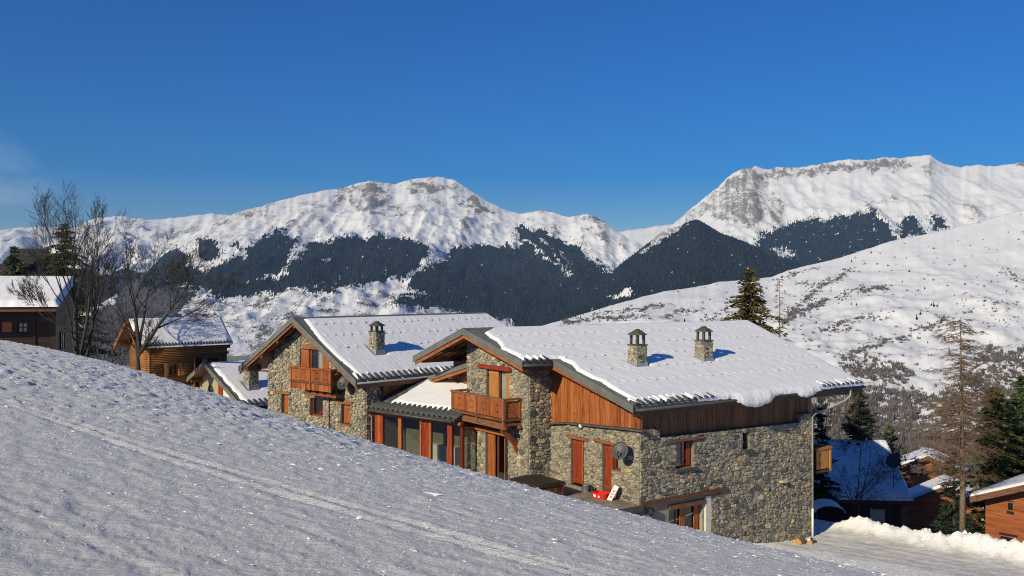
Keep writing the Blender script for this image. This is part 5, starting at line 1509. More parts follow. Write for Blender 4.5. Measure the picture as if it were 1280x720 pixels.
# ------------------------------------------------------------------ log chalets and barns
def log_wall(fr, parent, a, b, z0, z1, mat, r=.09, seed=0, holes=()):
    """round logs, one by one, from point a to point b (local x, y); holes are (t0, t1, z0, z1) along the wall in metres"""
    rng = random.Random(seed); A, Bv = Vector((a[0], a[1], 0)), Vector((b[0], b[1], 0)); ln = (Bv - A).length; d = (Bv - A) / ln
    z = z0 + r
    while z < z1:
        cuts = sorted([(h[0], h[1]) for h in holes if h[2] - r * .5 < z < h[3] + r * .5]); segs = []; s = 0
        for c0, c1 in cuts: segs.append((s, c0)); s = c1
        segs.append((s, ln))
        for s0, s1 in segs:
            if s1 - s0 < .1: continue
            mb = MB(fr); mb.tone = rng.uniform(.2, .8)
            p, q = A + d * s0, A + d * s1
            mb.tube([(p.x, p.y, z), (q.x, q.y, z)], r * 1.05, 8)
            mb.build('log', M[mat], parent, True)
        z += r * 1.9

def gable_roof(fr, x0, x1, y0, y1, yc, ztop, kl, kr, thick=.16, mat='slate', soffit='brown_y', over=None):
    zr = lambda y: ztop - np.where(np.asarray(y) < yc, kr * (yc - np.asarray(y)), kl * (np.asarray(y) - yc)); zR = lambda y: float(zr(y)); P = lambda x, y: (x, y, zR(y))
    a = roof_part(fr, 'right_roof_slope', [P(x0, yc), P(x0, y0), P(x1, y0), P(x1, yc)], thick, mat, soffit)
    b = roof_part(fr, 'left_roof_slope', [P(x0, yc + .003), P(x1, yc + .003), P(x1, y1), P(x0, y1)], thick, mat, soffit)
    return a, b, zr, zR

def build_log_chalet():
    fr = Frame('log_chalet', 'honey coloured log chalet with thick snow on its roof, behind the forked bare tree', 'chalet', -28.16, 68.0, -9.2, math.atan2(1130, 1160))
    root = fr.root
    ro, rl, zr, zR = gable_roof(fr, 0, 7.7, 0, 4.6, 2.1, -2.28, .85, .95)
    for yb, par in ((-.02, ro), (4.62, rl)):
        one(fr, 'bargeboard', M['brown_y'], par, lambda m: m.hexa([(-.06, 2.1, zR(2.1) - .34), (0, 2.1, zR(2.1) - .34), (0, yb, zR(yb) - .34), (-.06, yb, zR(yb) - .34), (-.06, 2.1, zR(2.1) + .05), (0, 2.1, zR(2.1) + .05), (0, yb, zR(yb) + .05), (-.06, yb, zR(yb) + .05)]))
    snow_sheet(fr, ro, lambda X, Y: zr(Y) + 0 * X, (0, 7.8), (-.1, 2.2), lambda X, Y: np.minimum(np.minimum(X - .12, 7.68 - X), np.minimum(2.14 - Y, Y + .03 + .04 * perlin(X * 4, X * 0, 2))), .17, .1, .3, .012, (), 61, lumps=.035)
    snow_sheet(fr, rl, lambda X, Y: zr(Y) + 0 * X, (0, 7.8), (2.05, 4.7), lambda X, Y: np.minimum(np.minimum(X - .12, 7.68 - X), np.minimum(Y - 2.06, 4.6 - Y)), .17, .14, .3, .01, (), 62)
    x = .2
    while x < 7.6: eave_tile(fr, ro, x, -.07, zR(0) - .02, .9, .085, .3); x += .25
    wl = one(fr, 'long_wall', M['dark'], root, lambda m: m.box(1.1, 7.2, .62, .8, -9.2, zR(.62) - .2))
    log_wall(fr, wl, (.78, .58), (7.45, .58), -9.2, zR(.58) - .22, 'log', .072, 3, [(1.77, 2.57, -6.7, -5.75), (4.02, 4.52, -8.5, -5.4), (4.97, 5.97, -7.2, -5.6)])
    gw = one(fr, 'gable_wall', M['dark'], root, lambda m: m.plate(px_plane(1.08), [(.8, -9.2), (4.0, -9.2), (4.0, zR(4) - .2), (2.1, zR(2.1) - .2), (.8, zR(.8) - .2)], [], 0, -.15))
    rng = random.Random(4); z = -9.1
    while z < zR(2.1) - .35:
        hw = min(1.0, (zR(2.1) - .25 - z) / 1.9)
        y0, y1 = 2.1 - min(1.76, (zR(2.1) - .25 - z) / .95), 2.1 + min(1.9, (zR(2.1) - .25 - z) / .85)
        mb = MB(fr); mb.tone = rng.uniform(.3, .9); mb.tube([(1.04, y0, z), (1.04, y1, z)], .09, 8); mb.build('log', M['log'], gw, True); z += .165
    w = window(fr, py_plane(.55), 2.57, 3.33, -6.68, -5.78, 'honey', .0, .06, bars=(2.95,))
    shutter(fr, py_plane(.47), 3.36, 3.62, -6.75, -5.7, 'honey', w, 0, .04, n=2)
    shutter(fr, py_plane(.47), 2.26, 2.53, -6.75, -5.7, 'honey', w, 0, .04, n=2)
    w = window(fr, py_plane(.55), 5.77, 6.73, -7.2, -5.62, 'dark', .0, .05, bars=(6.25,), hbars=(-6.2,))
    shutter(fr, py_plane(.47), 5.3, 5.72, -7.2, -5.6, 'honey', w, 0, .04, n=2)
    for x in (4.65, 7.28): one(fr, 'corner_post', M['log'], root, lambda m: m.tube([(x, .5, -9.2), (x, .5, -5.2)], .1, 8), True, tone=.7)
    one(fr, 'beam_end', M['dark'], root, lambda m: (m.box(7.2, 7.75, .55, .75, -4.75, -4.5), m.box(7.2, 7.6, .55, .75, -5.2, -5.0)))
    for y in (2.1, .65, 3.9): one(fr, 'purlin', M['brown_h'], root, lambda m: m.box(.1, 1.1, y - .1, y + .1, zR(y) - .5, zR(y) - .24))
    one(fr, 'rear_wall', M['dark'], root, lambda m: (m.box(7.2, 7.38, .63, 4.0, -9.2, -4.6), m.box(1.25, 7.2, 3.86, 4.0, -9.2, -4.4)))
build_log_chalet()

def build_dark_chalet():
    th = R(15)
    fr = Frame('dark_chalet', 'boarded chalet with shade-darkened walls at the left edge, deep snow on its roof', 'chalet', -38.0, 75.0, -5.6, th, size=1.39)
    root = fr.root; yc = 3.0
    ro, rl, zr, zR = gable_roof(fr, -9, .55, -1.95, 7.9, yc, .66, .312, .312, .16, 'dark', 'dark')  # front eave run out deep to shade the wall
    def ins(X, Y): return np.minimum(np.minimum(.62 - X, X + 9), np.minimum(yc + .1 - Y, Y + 2.05 + .06 * perlin(X * 3, X * 0, 2)))
    snow_sheet(fr, ro, lambda X, Y: zr(Y) + 0 * X, (-9, .7), (-2.1, yc + .1), ins, .24, .11, .3, .006, (), 63, lumps=.03)
    snow_sheet(fr, rl, lambda X, Y: zr(Y) + 0 * X, (-9, .7), (yc, 6.9), lambda X, Y: np.minimum(np.minimum(.62 - X, X + 9), np.minimum(Y - yc + .1, 6.8 - Y)), .24, .16, .3, .006, (), 64)
    F = py_plane(0.0); w1 = rect(-1.95, -1.43, -2.55, -1.95)
    wl = one(fr, 'front_wall', M['dark'], root, lambda m: m.plate(F, rect(-8.5, 0, -5.2, zR(0) - .2), [w1], 0, -.2))  # shade on this wall is put into the dark wood colour
    rng = random.Random(6); z = -5.1
    while z < -.75:
        for a0, a1 in ((-8.5, -1.97), (-1.41, 0.02)) if -2.62 < z < -1.9 else ((-8.5, .02),):
            mb = MB(fr); mb.tone = rng.uniform(.2, .8); mb.pbox(F, a0, a1, z, z + .165, 0, .05); mb.build('board', M['dark'], wl)
        z += .18
    one(fr, 'gable_wall', M['dark'], root, lambda m: m.plate(pxp_plane(.0), [(.01, -5.2), (6, -5.2), (6, zR(6) - .2), (yc, zR(yc) - .2), (.01, zR(.01) - .2)], [], 0, -.2))
    w = window(fr, F, -1.94, -1.44, -2.54, -1.96, 'dark', .05, .04, bars=(-1.69,), hbars=(-2.25,), name='window')
    one(fr, 'curtain', M['curtain'], w, lambda m: m.pbox(F, -1.9, -1.48, -2.5, -2.0, -.19, -.17))
    G = pxp_plane(.02)
    w = window(fr, G, 1.6, 2.6, -3.7, -2.6, 'dark', -.06, .06, bars=(2.1,), hbars=(-3.15,), name='window')
    one(fr, 'curtain', M['curtain'], w, lambda m: m.pbox(G, 1.66, 2.54, -3.64, -2.66, .0, .01))
    one(fr, 'corner_post', M['dark'], root, lambda m: m.box(-.12, .12, -.12, .1, -5.2, -1.0), tone=.8)
    one(fr, 'corner_post', M['dark'], root, lambda m: m.box(-1.1, -.98, -.14, -.06, -5.2, -1.0), tone=.8)
    for a0 in (-3.4, -2.75): one(fr, 'shutter', M['redlog'], root, lambda m: m.pbox(F, a0, a0 + .5, -2.5, -1.9, .06, .10))  # redder boards painting a sunlit bit of the front wall
    one(fr, 'eave_board', M['brown_h'], ro, lambda m: m.box(-8.9, .5, -1.93, -1.88, zR(-1.95) - .38, zR(-1.95) - .17), tone=.5)
build_dark_chalet()

def build_barns():
    # steep dark shingled roof behind, left
    fr = Frame('dark_barn', 'steep dark shingled barn roof bare of snow, beyond the left chalet', 'barn', -51.4, 95.3, -2.5, R(4), size=1.38)
    root = fr.root
    P = [(-1.75, -1.6, .95), (1.75, -1.6, .95), (1.35, .9, 3.1), (-1.05, .9, 3.1)]
    ro = one(fr, 'roof', M['grey_roof'], root, lambda m: m.hexa([P[0], P[1], (1.75, 3.4, .95), (-1.75, 3.4, .95), P[3], P[2], (1.35, 1.0, 3.1), (-1.05, 1.0, 3.1)]))
    rng = random.Random(2)
    for j in range(7):
        t0, t1 = j / 7, (j + 1) / 7 + .03; x = -1.75 + .7 * t0
        sh = MB(fr)
        while x < 1.75 - .4 * t0 - .1:
            w = rng.uniform(.16, .3); q = lambda xx, t, o: (xx, -1.6 + 2.5 * t - o, .95 + 2.15 * t + o * .9)
            o = rng.uniform(.015, .05); sh.hexa([q(x, t0, 0), q(x + w, t0, 0), q(x + w, t1, 0), q(x, t1, 0), q(x, t0, o), q(x + w, t0, o), q(x + w, t1, .01), q(x, t1, .01)]); x += w + .01
        sh.build('shingles', M['grey_roof'], ro, False, 'stuff')
    one(fr, 'wall', M['dark'], root, lambda m: m.box(-1.5, 1.5, -1.2, 3.0, -2.5, .94))
    one(fr, 'ridge_board', M['dark'], ro, lambda m: m.box(-1.1, 1.4, .85, 1.05, 3.08, 3.18))
    # snow roofed chalet cut by the frame edge
    fr = Frame('snowy_chalet', 'chalet roof white with snow at the far left, uphill of the dark barn', 'chalet', -53.0, 84.0, -3.0, R(-8), size=1.4)
    ro, rl, zr, zR = gable_roof(fr, -8, 1.0, -2.6, 3.0, .4, 2.25, .5, .5, .15, 'dark', 'dark')
    snow_sheet(fr, ro, lambda X, Y: zr(Y) + 0 * X, (-8, 1.1), (-2.7, .5), lambda X, Y: np.minimum(np.minimum(1.05 - X, X + 8), np.minimum(.48 - Y, Y + 2.65)), .25, .15, .3, .01, (), 65, lumps=.06)
    snow_sheet(fr, rl, lambda X, Y: zr(Y) + 0 * X, (-8, 1.1), (.4, 3.1), lambda X, Y: np.minimum(np.minimum(1.05 - X, X + 8), np.minimum(Y - .35, 3.05 - Y)), .25, .2, .3, .01, (), 66)
    wl = one(fr, 'wall', M['dark'], fr.root, lambda m: m.box(-7.6, .6, -2.1, 2.6, -3.0, .85))
    window(fr, py_plane(-2.1), -1.2, -.5, -.7, .2, 'brown', -.07, .05, bars=(-.85,))
build_barns()

def build_shaded_chalet():
    fr = Frame('shaded_chalet', 'chalet whose whole snowy roof lies in blue shadow, below the downpipe corner', 'chalet', 29.2, 66.0, -20.5, R(-4))
    root = fr.root; K = .586
    zf = lambda Y: -15.25 + K * np.asarray(Y); z1 = lambda y: float(zf(y))
    poly = [(0, 0), (0, 5.46), (-8.2, 5.46), (-8.2, 2.16), (-6.37, 1.48), (-5.35, 0)]
    ro = roof_part(fr, 'front_roof_slope', [(x, y, z1(y)) for x, y in poly], .18, 'tile', 'dark')
    one(fr, 'rear_roof_slope', M['tile'], root, lambda m: m.prism([(0, 5.463, z1(5.46)), (-8.2, 5.463, z1(5.46)), (-8.2, 10.7, z1(.2)), (0, 10.7, z1(.2))], (0, 0, -.18)))
    def ins(X, Y):
        d = np.minimum(np.minimum(.06 - X, 5.52 - Y), Y + .10 - .05 * np.cos(X / .5 * 6.283))
        cut = np.where(X < -5.35, (Y - np.interp(-X, [5.35, 6.37, 8.2], [0, 1.48, 2.16])) * .75, 9)
        return np.minimum(np.minimum(d, cut), X + 8.2)
    snow_sheet(fr, ro, lambda X, Y: zf(Y) + 0 * X, (-8.2, .2), (-.25, 5.6), ins, .28, .1, .5, .012, (), 67, lumps=.04)
    x = -5.1
    while x < 0: eave_tile(fr, ro, x, -.06, z1(0) - .10, K, .15, .5); x += .5
    fw = one(fr, 'front_wall', M['dark'], root, lambda m: m.box(-5.2, -.5, .75, .95, -20.5, z1(.75) - .2))
    for k in range(16):
        one(fr, 'board', M['dark'], fw, lambda m: m.box(-5.2 + k * .293, -5.2 + k * .293 + .28, .72, .752, -20.5, z1(.72) - .22), tone=(k * .37) % 1)
    one(fr, 'door', M['zinc'], root, lambda m: (m.box(-2.7, -1.7, .68, .715, -18.5, -16.25), m.box(-2.74, -2.64, .66, .678, -18.5, -16.2)))
    one(fr, 'side_wall', M['dark'], root, lambda m: (m.plate(pxp_plane(-.5), [(.96, -20.5), (9.9, -20.5), (9.9, z1(.9) - .25), (5.46, z1(5.46) - .25), (.96, z1(.96) - .25)], [], 0, -.2), m.box(-6.9, -6.7, 1.9, 8.5, -20.5, z1(1.9) - .25), m.box(-6.9, -4.6, 1.9, 2.1, -20.5, z1(1.9) - .2)))
    one(fr, 'eave_board', M['brown_h'], ro, lambda m: m.box(-5.3, -.05, .03, .08, z1(0) - .42, z1(0) - .18), tone=.2)
    # little arched porch roof
    fp = Frame('arched_porch', 'low arched porch roof half buried in shaded snow beside the stone chalet', 'porch', 19.6, 55.6, -14.6, R(-6))
    n = 10; arc = [(.86 * math.cos(math.pi * k / n), .42 * math.sin(math.pi * k / n) - 13.75) for k in range(n + 1)]
    inn = [(.76 * math.cos(math.pi * k / n), .34 * math.sin(math.pi * k / n) - 13.75) for k in range(n + 1)]
    one(fp, 'vault', M['dark'], fp.root, lambda m: m.prism([(a, 0, b) for a, b in arc] + [(a, 0, b) for a, b in reversed(inn)], (0, 1.6, 0)))
    one(fp, 'snow_cap', M['snow'], fp.root, lambda m: m.prism([(a * 1.06, .05, b + .10 * math.sin(math.pi * k / n)) for k, (a, b) in enumerate(arc)] + [(a * 1.003, .05, b + .003) for a, b in reversed(arc)], (0, 1.6, 0)))
    for x in (-.78, .78): one(fp, 'post', M['dark'], fp.root, lambda m: m.box(x - .06, x + .06, .05, .17, -14.6, -13.76))
    one(fp, 'back_wall', M['dark'], fp.root, lambda m: m.box(-.75, .75, 1.4, 1.5, -14.6, -13.5))
build_shaded_chalet()

def simple_chalet(name, label, X, Y, base, th, w0, w1, depth, ztop, k, wall, roofm, apex_x=0.0, over=.6, win=(), seed=0, snow=.2, boards='h'):
    """gable end facing -y (local), ridge running back along +y"""
    fr = Frame(name, label, 'chalet', X, Y, base, th)
    zr = lambda x: ztop - k * np.abs(np.asarray(x) - apex_x); zR = lambda x: float(zr(x))
    fw = one(fr, 'gable_wall', M['dark'], fr.root, lambda m: m.plate(py_plane(0), [(w0, base), (w1, base), (w1, zR(w1) - .2), (apex_x, ztop - .2), (w0, zR(w0) - .2)], [rect(*w) for w in win], 0, -.2))
    rng = random.Random(seed); z = base
    while z < ztop - .3:
        h = .19; x0 = max(w0, apex_x - (ztop - .22 - z - h) / k); x1 = min(w1, apex_x + (ztop - .22 - z - h) / k)
        segs = [(x0, x1)]
        for a0, a1, b0, b1 in win:
            if z + h > b0 - .02 and z < b1 + .02: segs = [s for (p, q) in segs for s in ((p, min(q, a0)), (max(p, a1), q))]
        for p, q in segs:
            if q - p > .06:
                mb = MB(fr); mb.tone = rng.uniform(.2, .8); mb.pbox(py_plane(0), p, q, z + .006, z + h, 0, .035); mb.build('board', M[wall], fw)
        z += h
    for a0, a1, b0, b1 in win:
        window(fr, py_plane(0), a0 + .005, a1 - .005, b0 + .005, b1 - .005, wall, -.02, .06)
    e0, e1 = w0 - over, w1 + over; P = lambda x, y: (x, y, zR(x))
    for nm, xe in (('left_roof_slope', e0), ('right_roof_slope', e1)):
        ax = apex_x + (.002 if xe > apex_x else -.002)
        r = roof_part(fr, nm, [(ax, -over, ztop), (xe, -over, zR(xe)), (xe, depth, zR(xe)), (ax, depth, ztop)], .15, roofm, 'brown_h')
        one(fr, 'bargeboard', M['brown_h'], r, lambda m: m.hexa([(ax, -over - .05, ztop - .36), (ax, -over, ztop - .36), (xe, -over, zR(xe) - .36), (xe, -over - .05, zR(xe) - .36), (ax, -over - .05, ztop - .02), (ax, -over, ztop - .02), (xe, -over, zR(xe) - .02), (xe, -over - .05, zR(xe) - .02)]), tone=.8)
        if snow:
            lo, hi = min(xe, apex_x), max(xe, apex_x)
            snow_sheet(fr, r, lambda X, Y: zr(X) + 0 * Y, (lo, hi), (-over, depth), lambda X, Y: np.minimum(np.minimum(X - lo + .02, hi - X + .02), np.minimum(Y + over - .05, depth - Y)), snow, .14, 0, 0, (), seed, lumps=.03)
    one(fr, 'side_wall', M['dark'], fr.root, lambda m: (m.box(w0, w0 + .2, .21, depth - .6, base, zR(w0) - .22), m.box(w1 - .2, w1, .21, depth - .6, base, zR(w1) - .22)))
    return fr
simple_chalet('red_brown_chalet', 'red-brown boarded chalet at the right edge beyond the snow bank', 27.77, 53.0, -19.0, R(41.8) - R(90), 0, 6.6, 8, -10.55, .40, 'redlog', 'slate', 3.3, 1.0, [(1.15, 1.55, -12.75, -12.2), (.75, 1.75, -15.6, -14.2)], 71, .16)
simple_chalet('gabled_chalet', 'dark chalet with its gable top catching the sun, behind the larch trunk', 34.5, 72.0, -22.0, R(-28), -2.6, 2.6, 4.2, -15.5, .55, 'redlog', 'tile', 0, .7, [(-.38, .05, -16.8, -16.3)], 72, .22)
simple_chalet('distant_chalet', 'brown gable of a lower chalet farthest down the slope', 39.6, 86.0, -23.0, R(-25), -2.6, 2.6, 4, -15.7, .45, 'redlog', 'tile', 0, .8, [(-1.6, -.6, -17.6, -16.6), (.3, 1.3, -17.6, -16.6)], 73, .2)

# ------------------------------------------------------------------ small things around the chalets
AIM = (-.42, -.78, .46)
x, y = CH.world(-.62, .62)
wx, wy = CH.world(-.0, .62)
dish('satellite_dish', 'grey satellite dish on the sunny stone corner beside the red doors', (x, y, -7.36), AIM, .40, -7.36, arm=(wx - x, wy - y, -7.55), group='satellite dishes')
x, y = CH2.world(-.62, 1.25); wx, wy = CH2.world(-.0, 1.2)
dish('satellite_dish', 'grey satellite dish to the right of the smaller chalet balcony', (x, y, -5.52), AIM, .42, -5.52, arm=(wx - x, wy - y, -5.75), group='satellite dishes')
dish('satellite_dish', 'black satellite dish on a thin pole above the shaded snowy roof', (28.1, 66.6, -12.65), AIM, .52, -14.6, pole=-14.75, group='satellite dishes')

def tub():
    X, Y = CH.world(-2.7, 4.15)
    fr = Frame('hot_tub', 'square hot tub with brown folding cover at the edge of the terrace', 'hot tub', X, Y, -9.76, math.atan2(1130, 1636))
    cb = one(fr, 'cabinet', M['brown'], fr.root, lambda m: m.box(-.80, .76, -1.0, 1.0, -9.76, -9.16))
    for k in range(10): one(fr, 'slat', M['brown'], cb, lambda m: m.box(.761, .785, -.98 + k * .197, -.98 + k * .197 + .18, -9.74, -9.2), tone=(k * .37) % 1)
    for k in range(8): one(fr, 'slat', M['brown'], cb, lambda m: m.box(-.79 + k * .194, -.79 + k * .194 + .18, -1.025, -1.001, -9.74, -9.2), tone=(k * .53) % 1)
    cv = one(fr, 'cover', M['cover'], fr.root, lambda m: (m.hexa([(-.88, -1.08, -9.16), (-.015, -1.08, -9.16), (-.015, 1.08, -9.16), (-.88, 1.08, -9.16), (-.86, -1.06, -9.03), (-.015, -1.06, -8.98), (-.015, 1.06, -8.98), (-.86, 1.06, -9.03)]),
                                                           m.hexa([(.015, -1.08, -9.16), (.86, -1.08, -9.16), (.86, 1.08, -9.16), (.015, 1.08, -9.16), (.015, -1.06, -8.98), (.84, -1.06, -9.03), (.84, 1.06, -9.03), (.015, 1.06, -8.98)])))
    one(fr, 'cover_strap', M['rubber'], cv, lambda m: m.box(.30, .36, -1.10, -1.082, -9.35, -9.05))
tub()

def lathe(mb, prof, n=14, cx=0, cy=0):
    V, F = [], []
    for r, z in prof:
        for k in range(n): V.append((cx + r * math.cos(6.2832 * k / n), cy + r * math.sin(6.2832 * k / n), z))
    for i in range(len(prof) - 1):
        for k in range(n): F.append((i * n + k, i * n + (k + 1) % n, (i + 1) * n + (k + 1) % n, (i + 1) * n + k))
    F.append(tuple(range(n))); o = (len(prof) - 1) * n; F.append(tuple(o + k for k in range(n)))
    mb.add(V, F)

for k, (a, b, lab, h, r, mt) in enumerate(((-.35, 3.42, 'grey metal bucket standing between the two red doors', .36, .17, 'steel'), (-.28, 3.02, 'slim black canister beside the grey bucket', .34, .09, 'rubber'))):
    X, Y = CH.world(a, b)
    fr = Frame('bucket' if k == 0 else 'canister', lab, 'bucket' if k == 0 else 'canister', X, Y, -9.76, .3)
    z = -9.76
    one(fr, 'body', M[mt], fr.root, lambda m: lathe(m, [(r * .82, z), (r * .84, z + .02), (r * .98, z + h - .03), (r * 1.06, z + h - .02), (r * 1.06, z + h), (r * .95, z + h), (r * .8, z + .06)] if k == 0 else [(r, z), (r, z + h * .8), (r * .7, z + h * .9), (r * .35, z + h * .93), (r * .35, z + h)]), True)
    if k == 0: one(fr, 'handle', M['lead'], fr.root, lambda m: m.tube([(r * math.cos(t), 0, z + h - .02 + .16 * math.sin(t)) for t in [math.pi * i / 8 for i in range(9)]], .008, 5))

def red_sled():
    X, Y = CH.world(-.55, 2.05)
    fr = Frame('red_crate', 'low red crate with white blotches on the terrace under the second red door', 'crate', X, Y, -9.76, math.atan2(1130, 1636) + .1)
    z = -9.76; t = .02
    b = one(fr, 'tub', M['redpaint'], fr.root, lambda m: (m.box(-.2, .2, -.36, .36, z, z + t), m.hexa([(-.2, -.38, z), (.2, -.38, z), (.2, -.36, z), (-.2, -.36, z), (-.24, -.42, z + .26), (.24, -.42, z + .26), (.24, -.40, z + .26), (-.24, -.40, z + .26)]),
        m.hexa([(-.2, .36, z), (.2, .36, z), (.2, .38, z), (-.2, .38, z), (-.24, .40, z + .26), (.24, .40, z + .26), (.24, .42, z + .26), (-.24, .42, z + .26)]),
        m.hexa([(-.22, -.36, z), (-.2, -.36, z), (-.2, .36, z), (-.22, .36, z), (-.26, -.40, z + .26), (-.24, -.40, z + .26), (-.24, .40, z + .26), (-.26, .40, z + .26)]),
        m.hexa([(.2, -.36, z), (.22, -.36, z), (.22, .36, z), (.2, .36, z), (.24, -.40, z + .26), (.26, -.40, z + .26), (.26, .40, z + .26), (.24, .40, z + .26)])))
    one(fr, 'snow_patch', M['snow'], b, lambda m: m.prism([(-.235, .10, z + .06), (-.228, .24, z + .03), (-.25, .27, z + .16), (-.25, .12, z + .17)], (-.012, 0, 0)))
    one(fr, 'snow_patch', M['snow'], b, lambda m: m.prism([(-.235, -.12, z + .06), (-.232, -.02, z + .05), (-.25, -.04, z + .15), (-.25, -.14, z + .15)], (-.012, 0, 0)))
    fr = Frame('white_board', 'white board with faint red marks leaning against the stone corner', 'board', *CH.world(-.35, 1.35), -9.76, math.atan2(1130, 1636))
    bd = one(fr, 'board', M['white'], fr.root, lambda m: m.hexa([(-.22, -.05, z), (-.18, -.05, z), (-.18, .28, z), (-.22, .28, z), (.02, -.30, z + .66), (.06, -.30, z + .66), (.06, .03, z + .70), (.02, .03, z + .70)]))
    for k in range(3):
        s = .2 + k * .2
        one(fr, 'red_mark', M['redpaint'], bd, lambda m: m.hexa([(-.224 + .24 * s, .02 - .25 * s, z + .68 * s), (-.2 + .24 * s, .02 - .25 * s, z + .68 * s), (-.2 + .24 * s, .16 - .25 * s, z + .68 * s), (-.224 + .24 * s, .16 - .25 * s, z + .68 * s),
                                                                 (-.224 + .24 * s + .02, .02 - .25 * s, z + .68 * s + .05), (-.2 + .24 * s + .02, .02 - .25 * s, z + .68 * s + .05), (-.2 + .24 * s + .02, .16 - .25 * s, z + .68 * s + .05), (-.224 + .24 * s + .02, .16 - .25 * s, z + .68 * s + .05)]))
red_sled()

def grille():
    X, Y = CH.world(-.9, -.45)
    fr = Frame('metal_railing', 'short grey metal railing under the terrace edge at the chalet corner', 'railing', X, Y, -11.2, math.atan2(1130, 1636))
    for k in range(9): one(fr, 'bar', M['steel'], fr.root, lambda m: m.box(-1.05 + k * .24, -1.05 + k * .24 + .05, -.02, .02, -10.95, -10.16))
    one(fr, 'rail', M['steel'], fr.root, lambda m: (m.tube([(-1.1, 0, -10.14), (.95, 0, -10.14), (1.12, -.02, -10.25), (1.15, -.02, -10.5), (1.05, -.02, -10.7)], .03, 6), m.tube([(-1.1, 0, -10.8), (1.0, 0, -10.8)], .025, 6)), True)
    for x_ in (-1.0, .9): one(fr, 'foot', M['lead'], fr.root, lambda m: m.box(x_ - .04, x_ + .04, -.04, .04, -11.4, -10.9))
    X, Y = CH.world(.55, -.14)
    fr = Frame('hose_ring', 'black hose ring hung below the timber beam at the corner', 'hose', X, Y, -10.3, math.atan2(1130, 1636))
    one(fr, 'coil', M['rubber'], fr.root, lambda m: (m.tube([(.20 * math.cos(6.2832 * i / 20), 0, -10.13 + .17 * math.sin(6.2832 * i / 20)) for i in range(21)], .035, 6), m.tube([(.19 * math.cos(6.2832 * i / 20), .05, -10.14 + .165 * math.sin(6.2832 * i / 20)) for i in range(21)], .03, 6)), True)
    one(fr, 'hook', M['lead'], fr.root, lambda m: m.tube([(0, .12, -9.94), (0, -.02, -9.94), (0, -.02, -9.99)], .015, 5))
grille()

def firewood():
    rng = random.Random(5)
    for k, (a, b, lab) in enumerate(((10.35, -.75, 'split log lying in the snow at the foot of the long stone wall'), (10.95, -.95, 'smaller snow-dusted log chunk at the downpipe side of the split log'))):
        X, Y = CH.world(a, b); z = float(ground(X, Y))
        fr = Frame('split_log', lab, 'log', X, Y, z, rng.uniform(.3, 1.2))
        s = 1.0 - .35 * k
        pr = [(-.02, -.24 * s, z + .0), (-.0, .24 * s, z + .02), (.0, .17 * s, z + .24 * s), (0, -.05, z + .33 * s), (0, -.21 * s, z + .2 * s)]
        lg = one(fr, 'wood', M['chunk'], fr.root, lambda m: m.prism([(-.34 * s, q[1], q[2]) for q in pr], (.68 * s, .08, .05)))
        one(fr, 'bark', M['bark_warm'], lg, lambda m: m.prism([(-.335 * s, pr[3][1], pr[3][2] + .004), (-.335 * s, pr[4][1] - .004, pr[4][2] + .004), (-.335 * s, pr[4][1] - .03, pr[4][2] + .02), (-.335 * s, pr[3][1], pr[3][2] + .03)], (.67 * s, .08, .05)))
        if k: one(fr, 'snow_patch', M['snow'], lg, lambda m: m.prism([(-.2, -.05, z + .2), (-.2, .12, z + .17), (-.2, .1, z + .24), (-.2, 0, z + .27)], (.4, .05, .03)))
firewood()

def red_seat():
    X, Y = CH2.world(.75, 4.95)
    fr = Frame('red_chair', 'red chair seen through the lower window of the smaller chalet', 'chair', X, Y, -8.1, math.atan2(1130, 1010))
    z = -7.75
    one(fr, 'seat', M['redpaint'], fr.root, lambda m: m.box(-.25, .25, -.25, .25, z, z + .08))
    one(fr, 'backrest', M['redpaint'], fr.root, lambda m: m.hexa([(.2, -.25, z + .08), (.26, -.25, z + .08), (.26, .25, z + .08), (.2, .25, z + .08), (.3, -.23, z + .62), (.35, -.23, z + .62), (.35, .23, z + .62), (.3, .23, z + .62)]))
    for a in (-.22, .2):
        for b in (-.22, .2): one(fr, 'leg', M['redpaint'], fr.root, lambda m: m.box(a, a + .04, b, b + .04, -8.1, z))
red_seat()

# ------------------------------------------------------------------ trees
def norm(v): return v / (np.linalg.norm(v) + 1e-9)

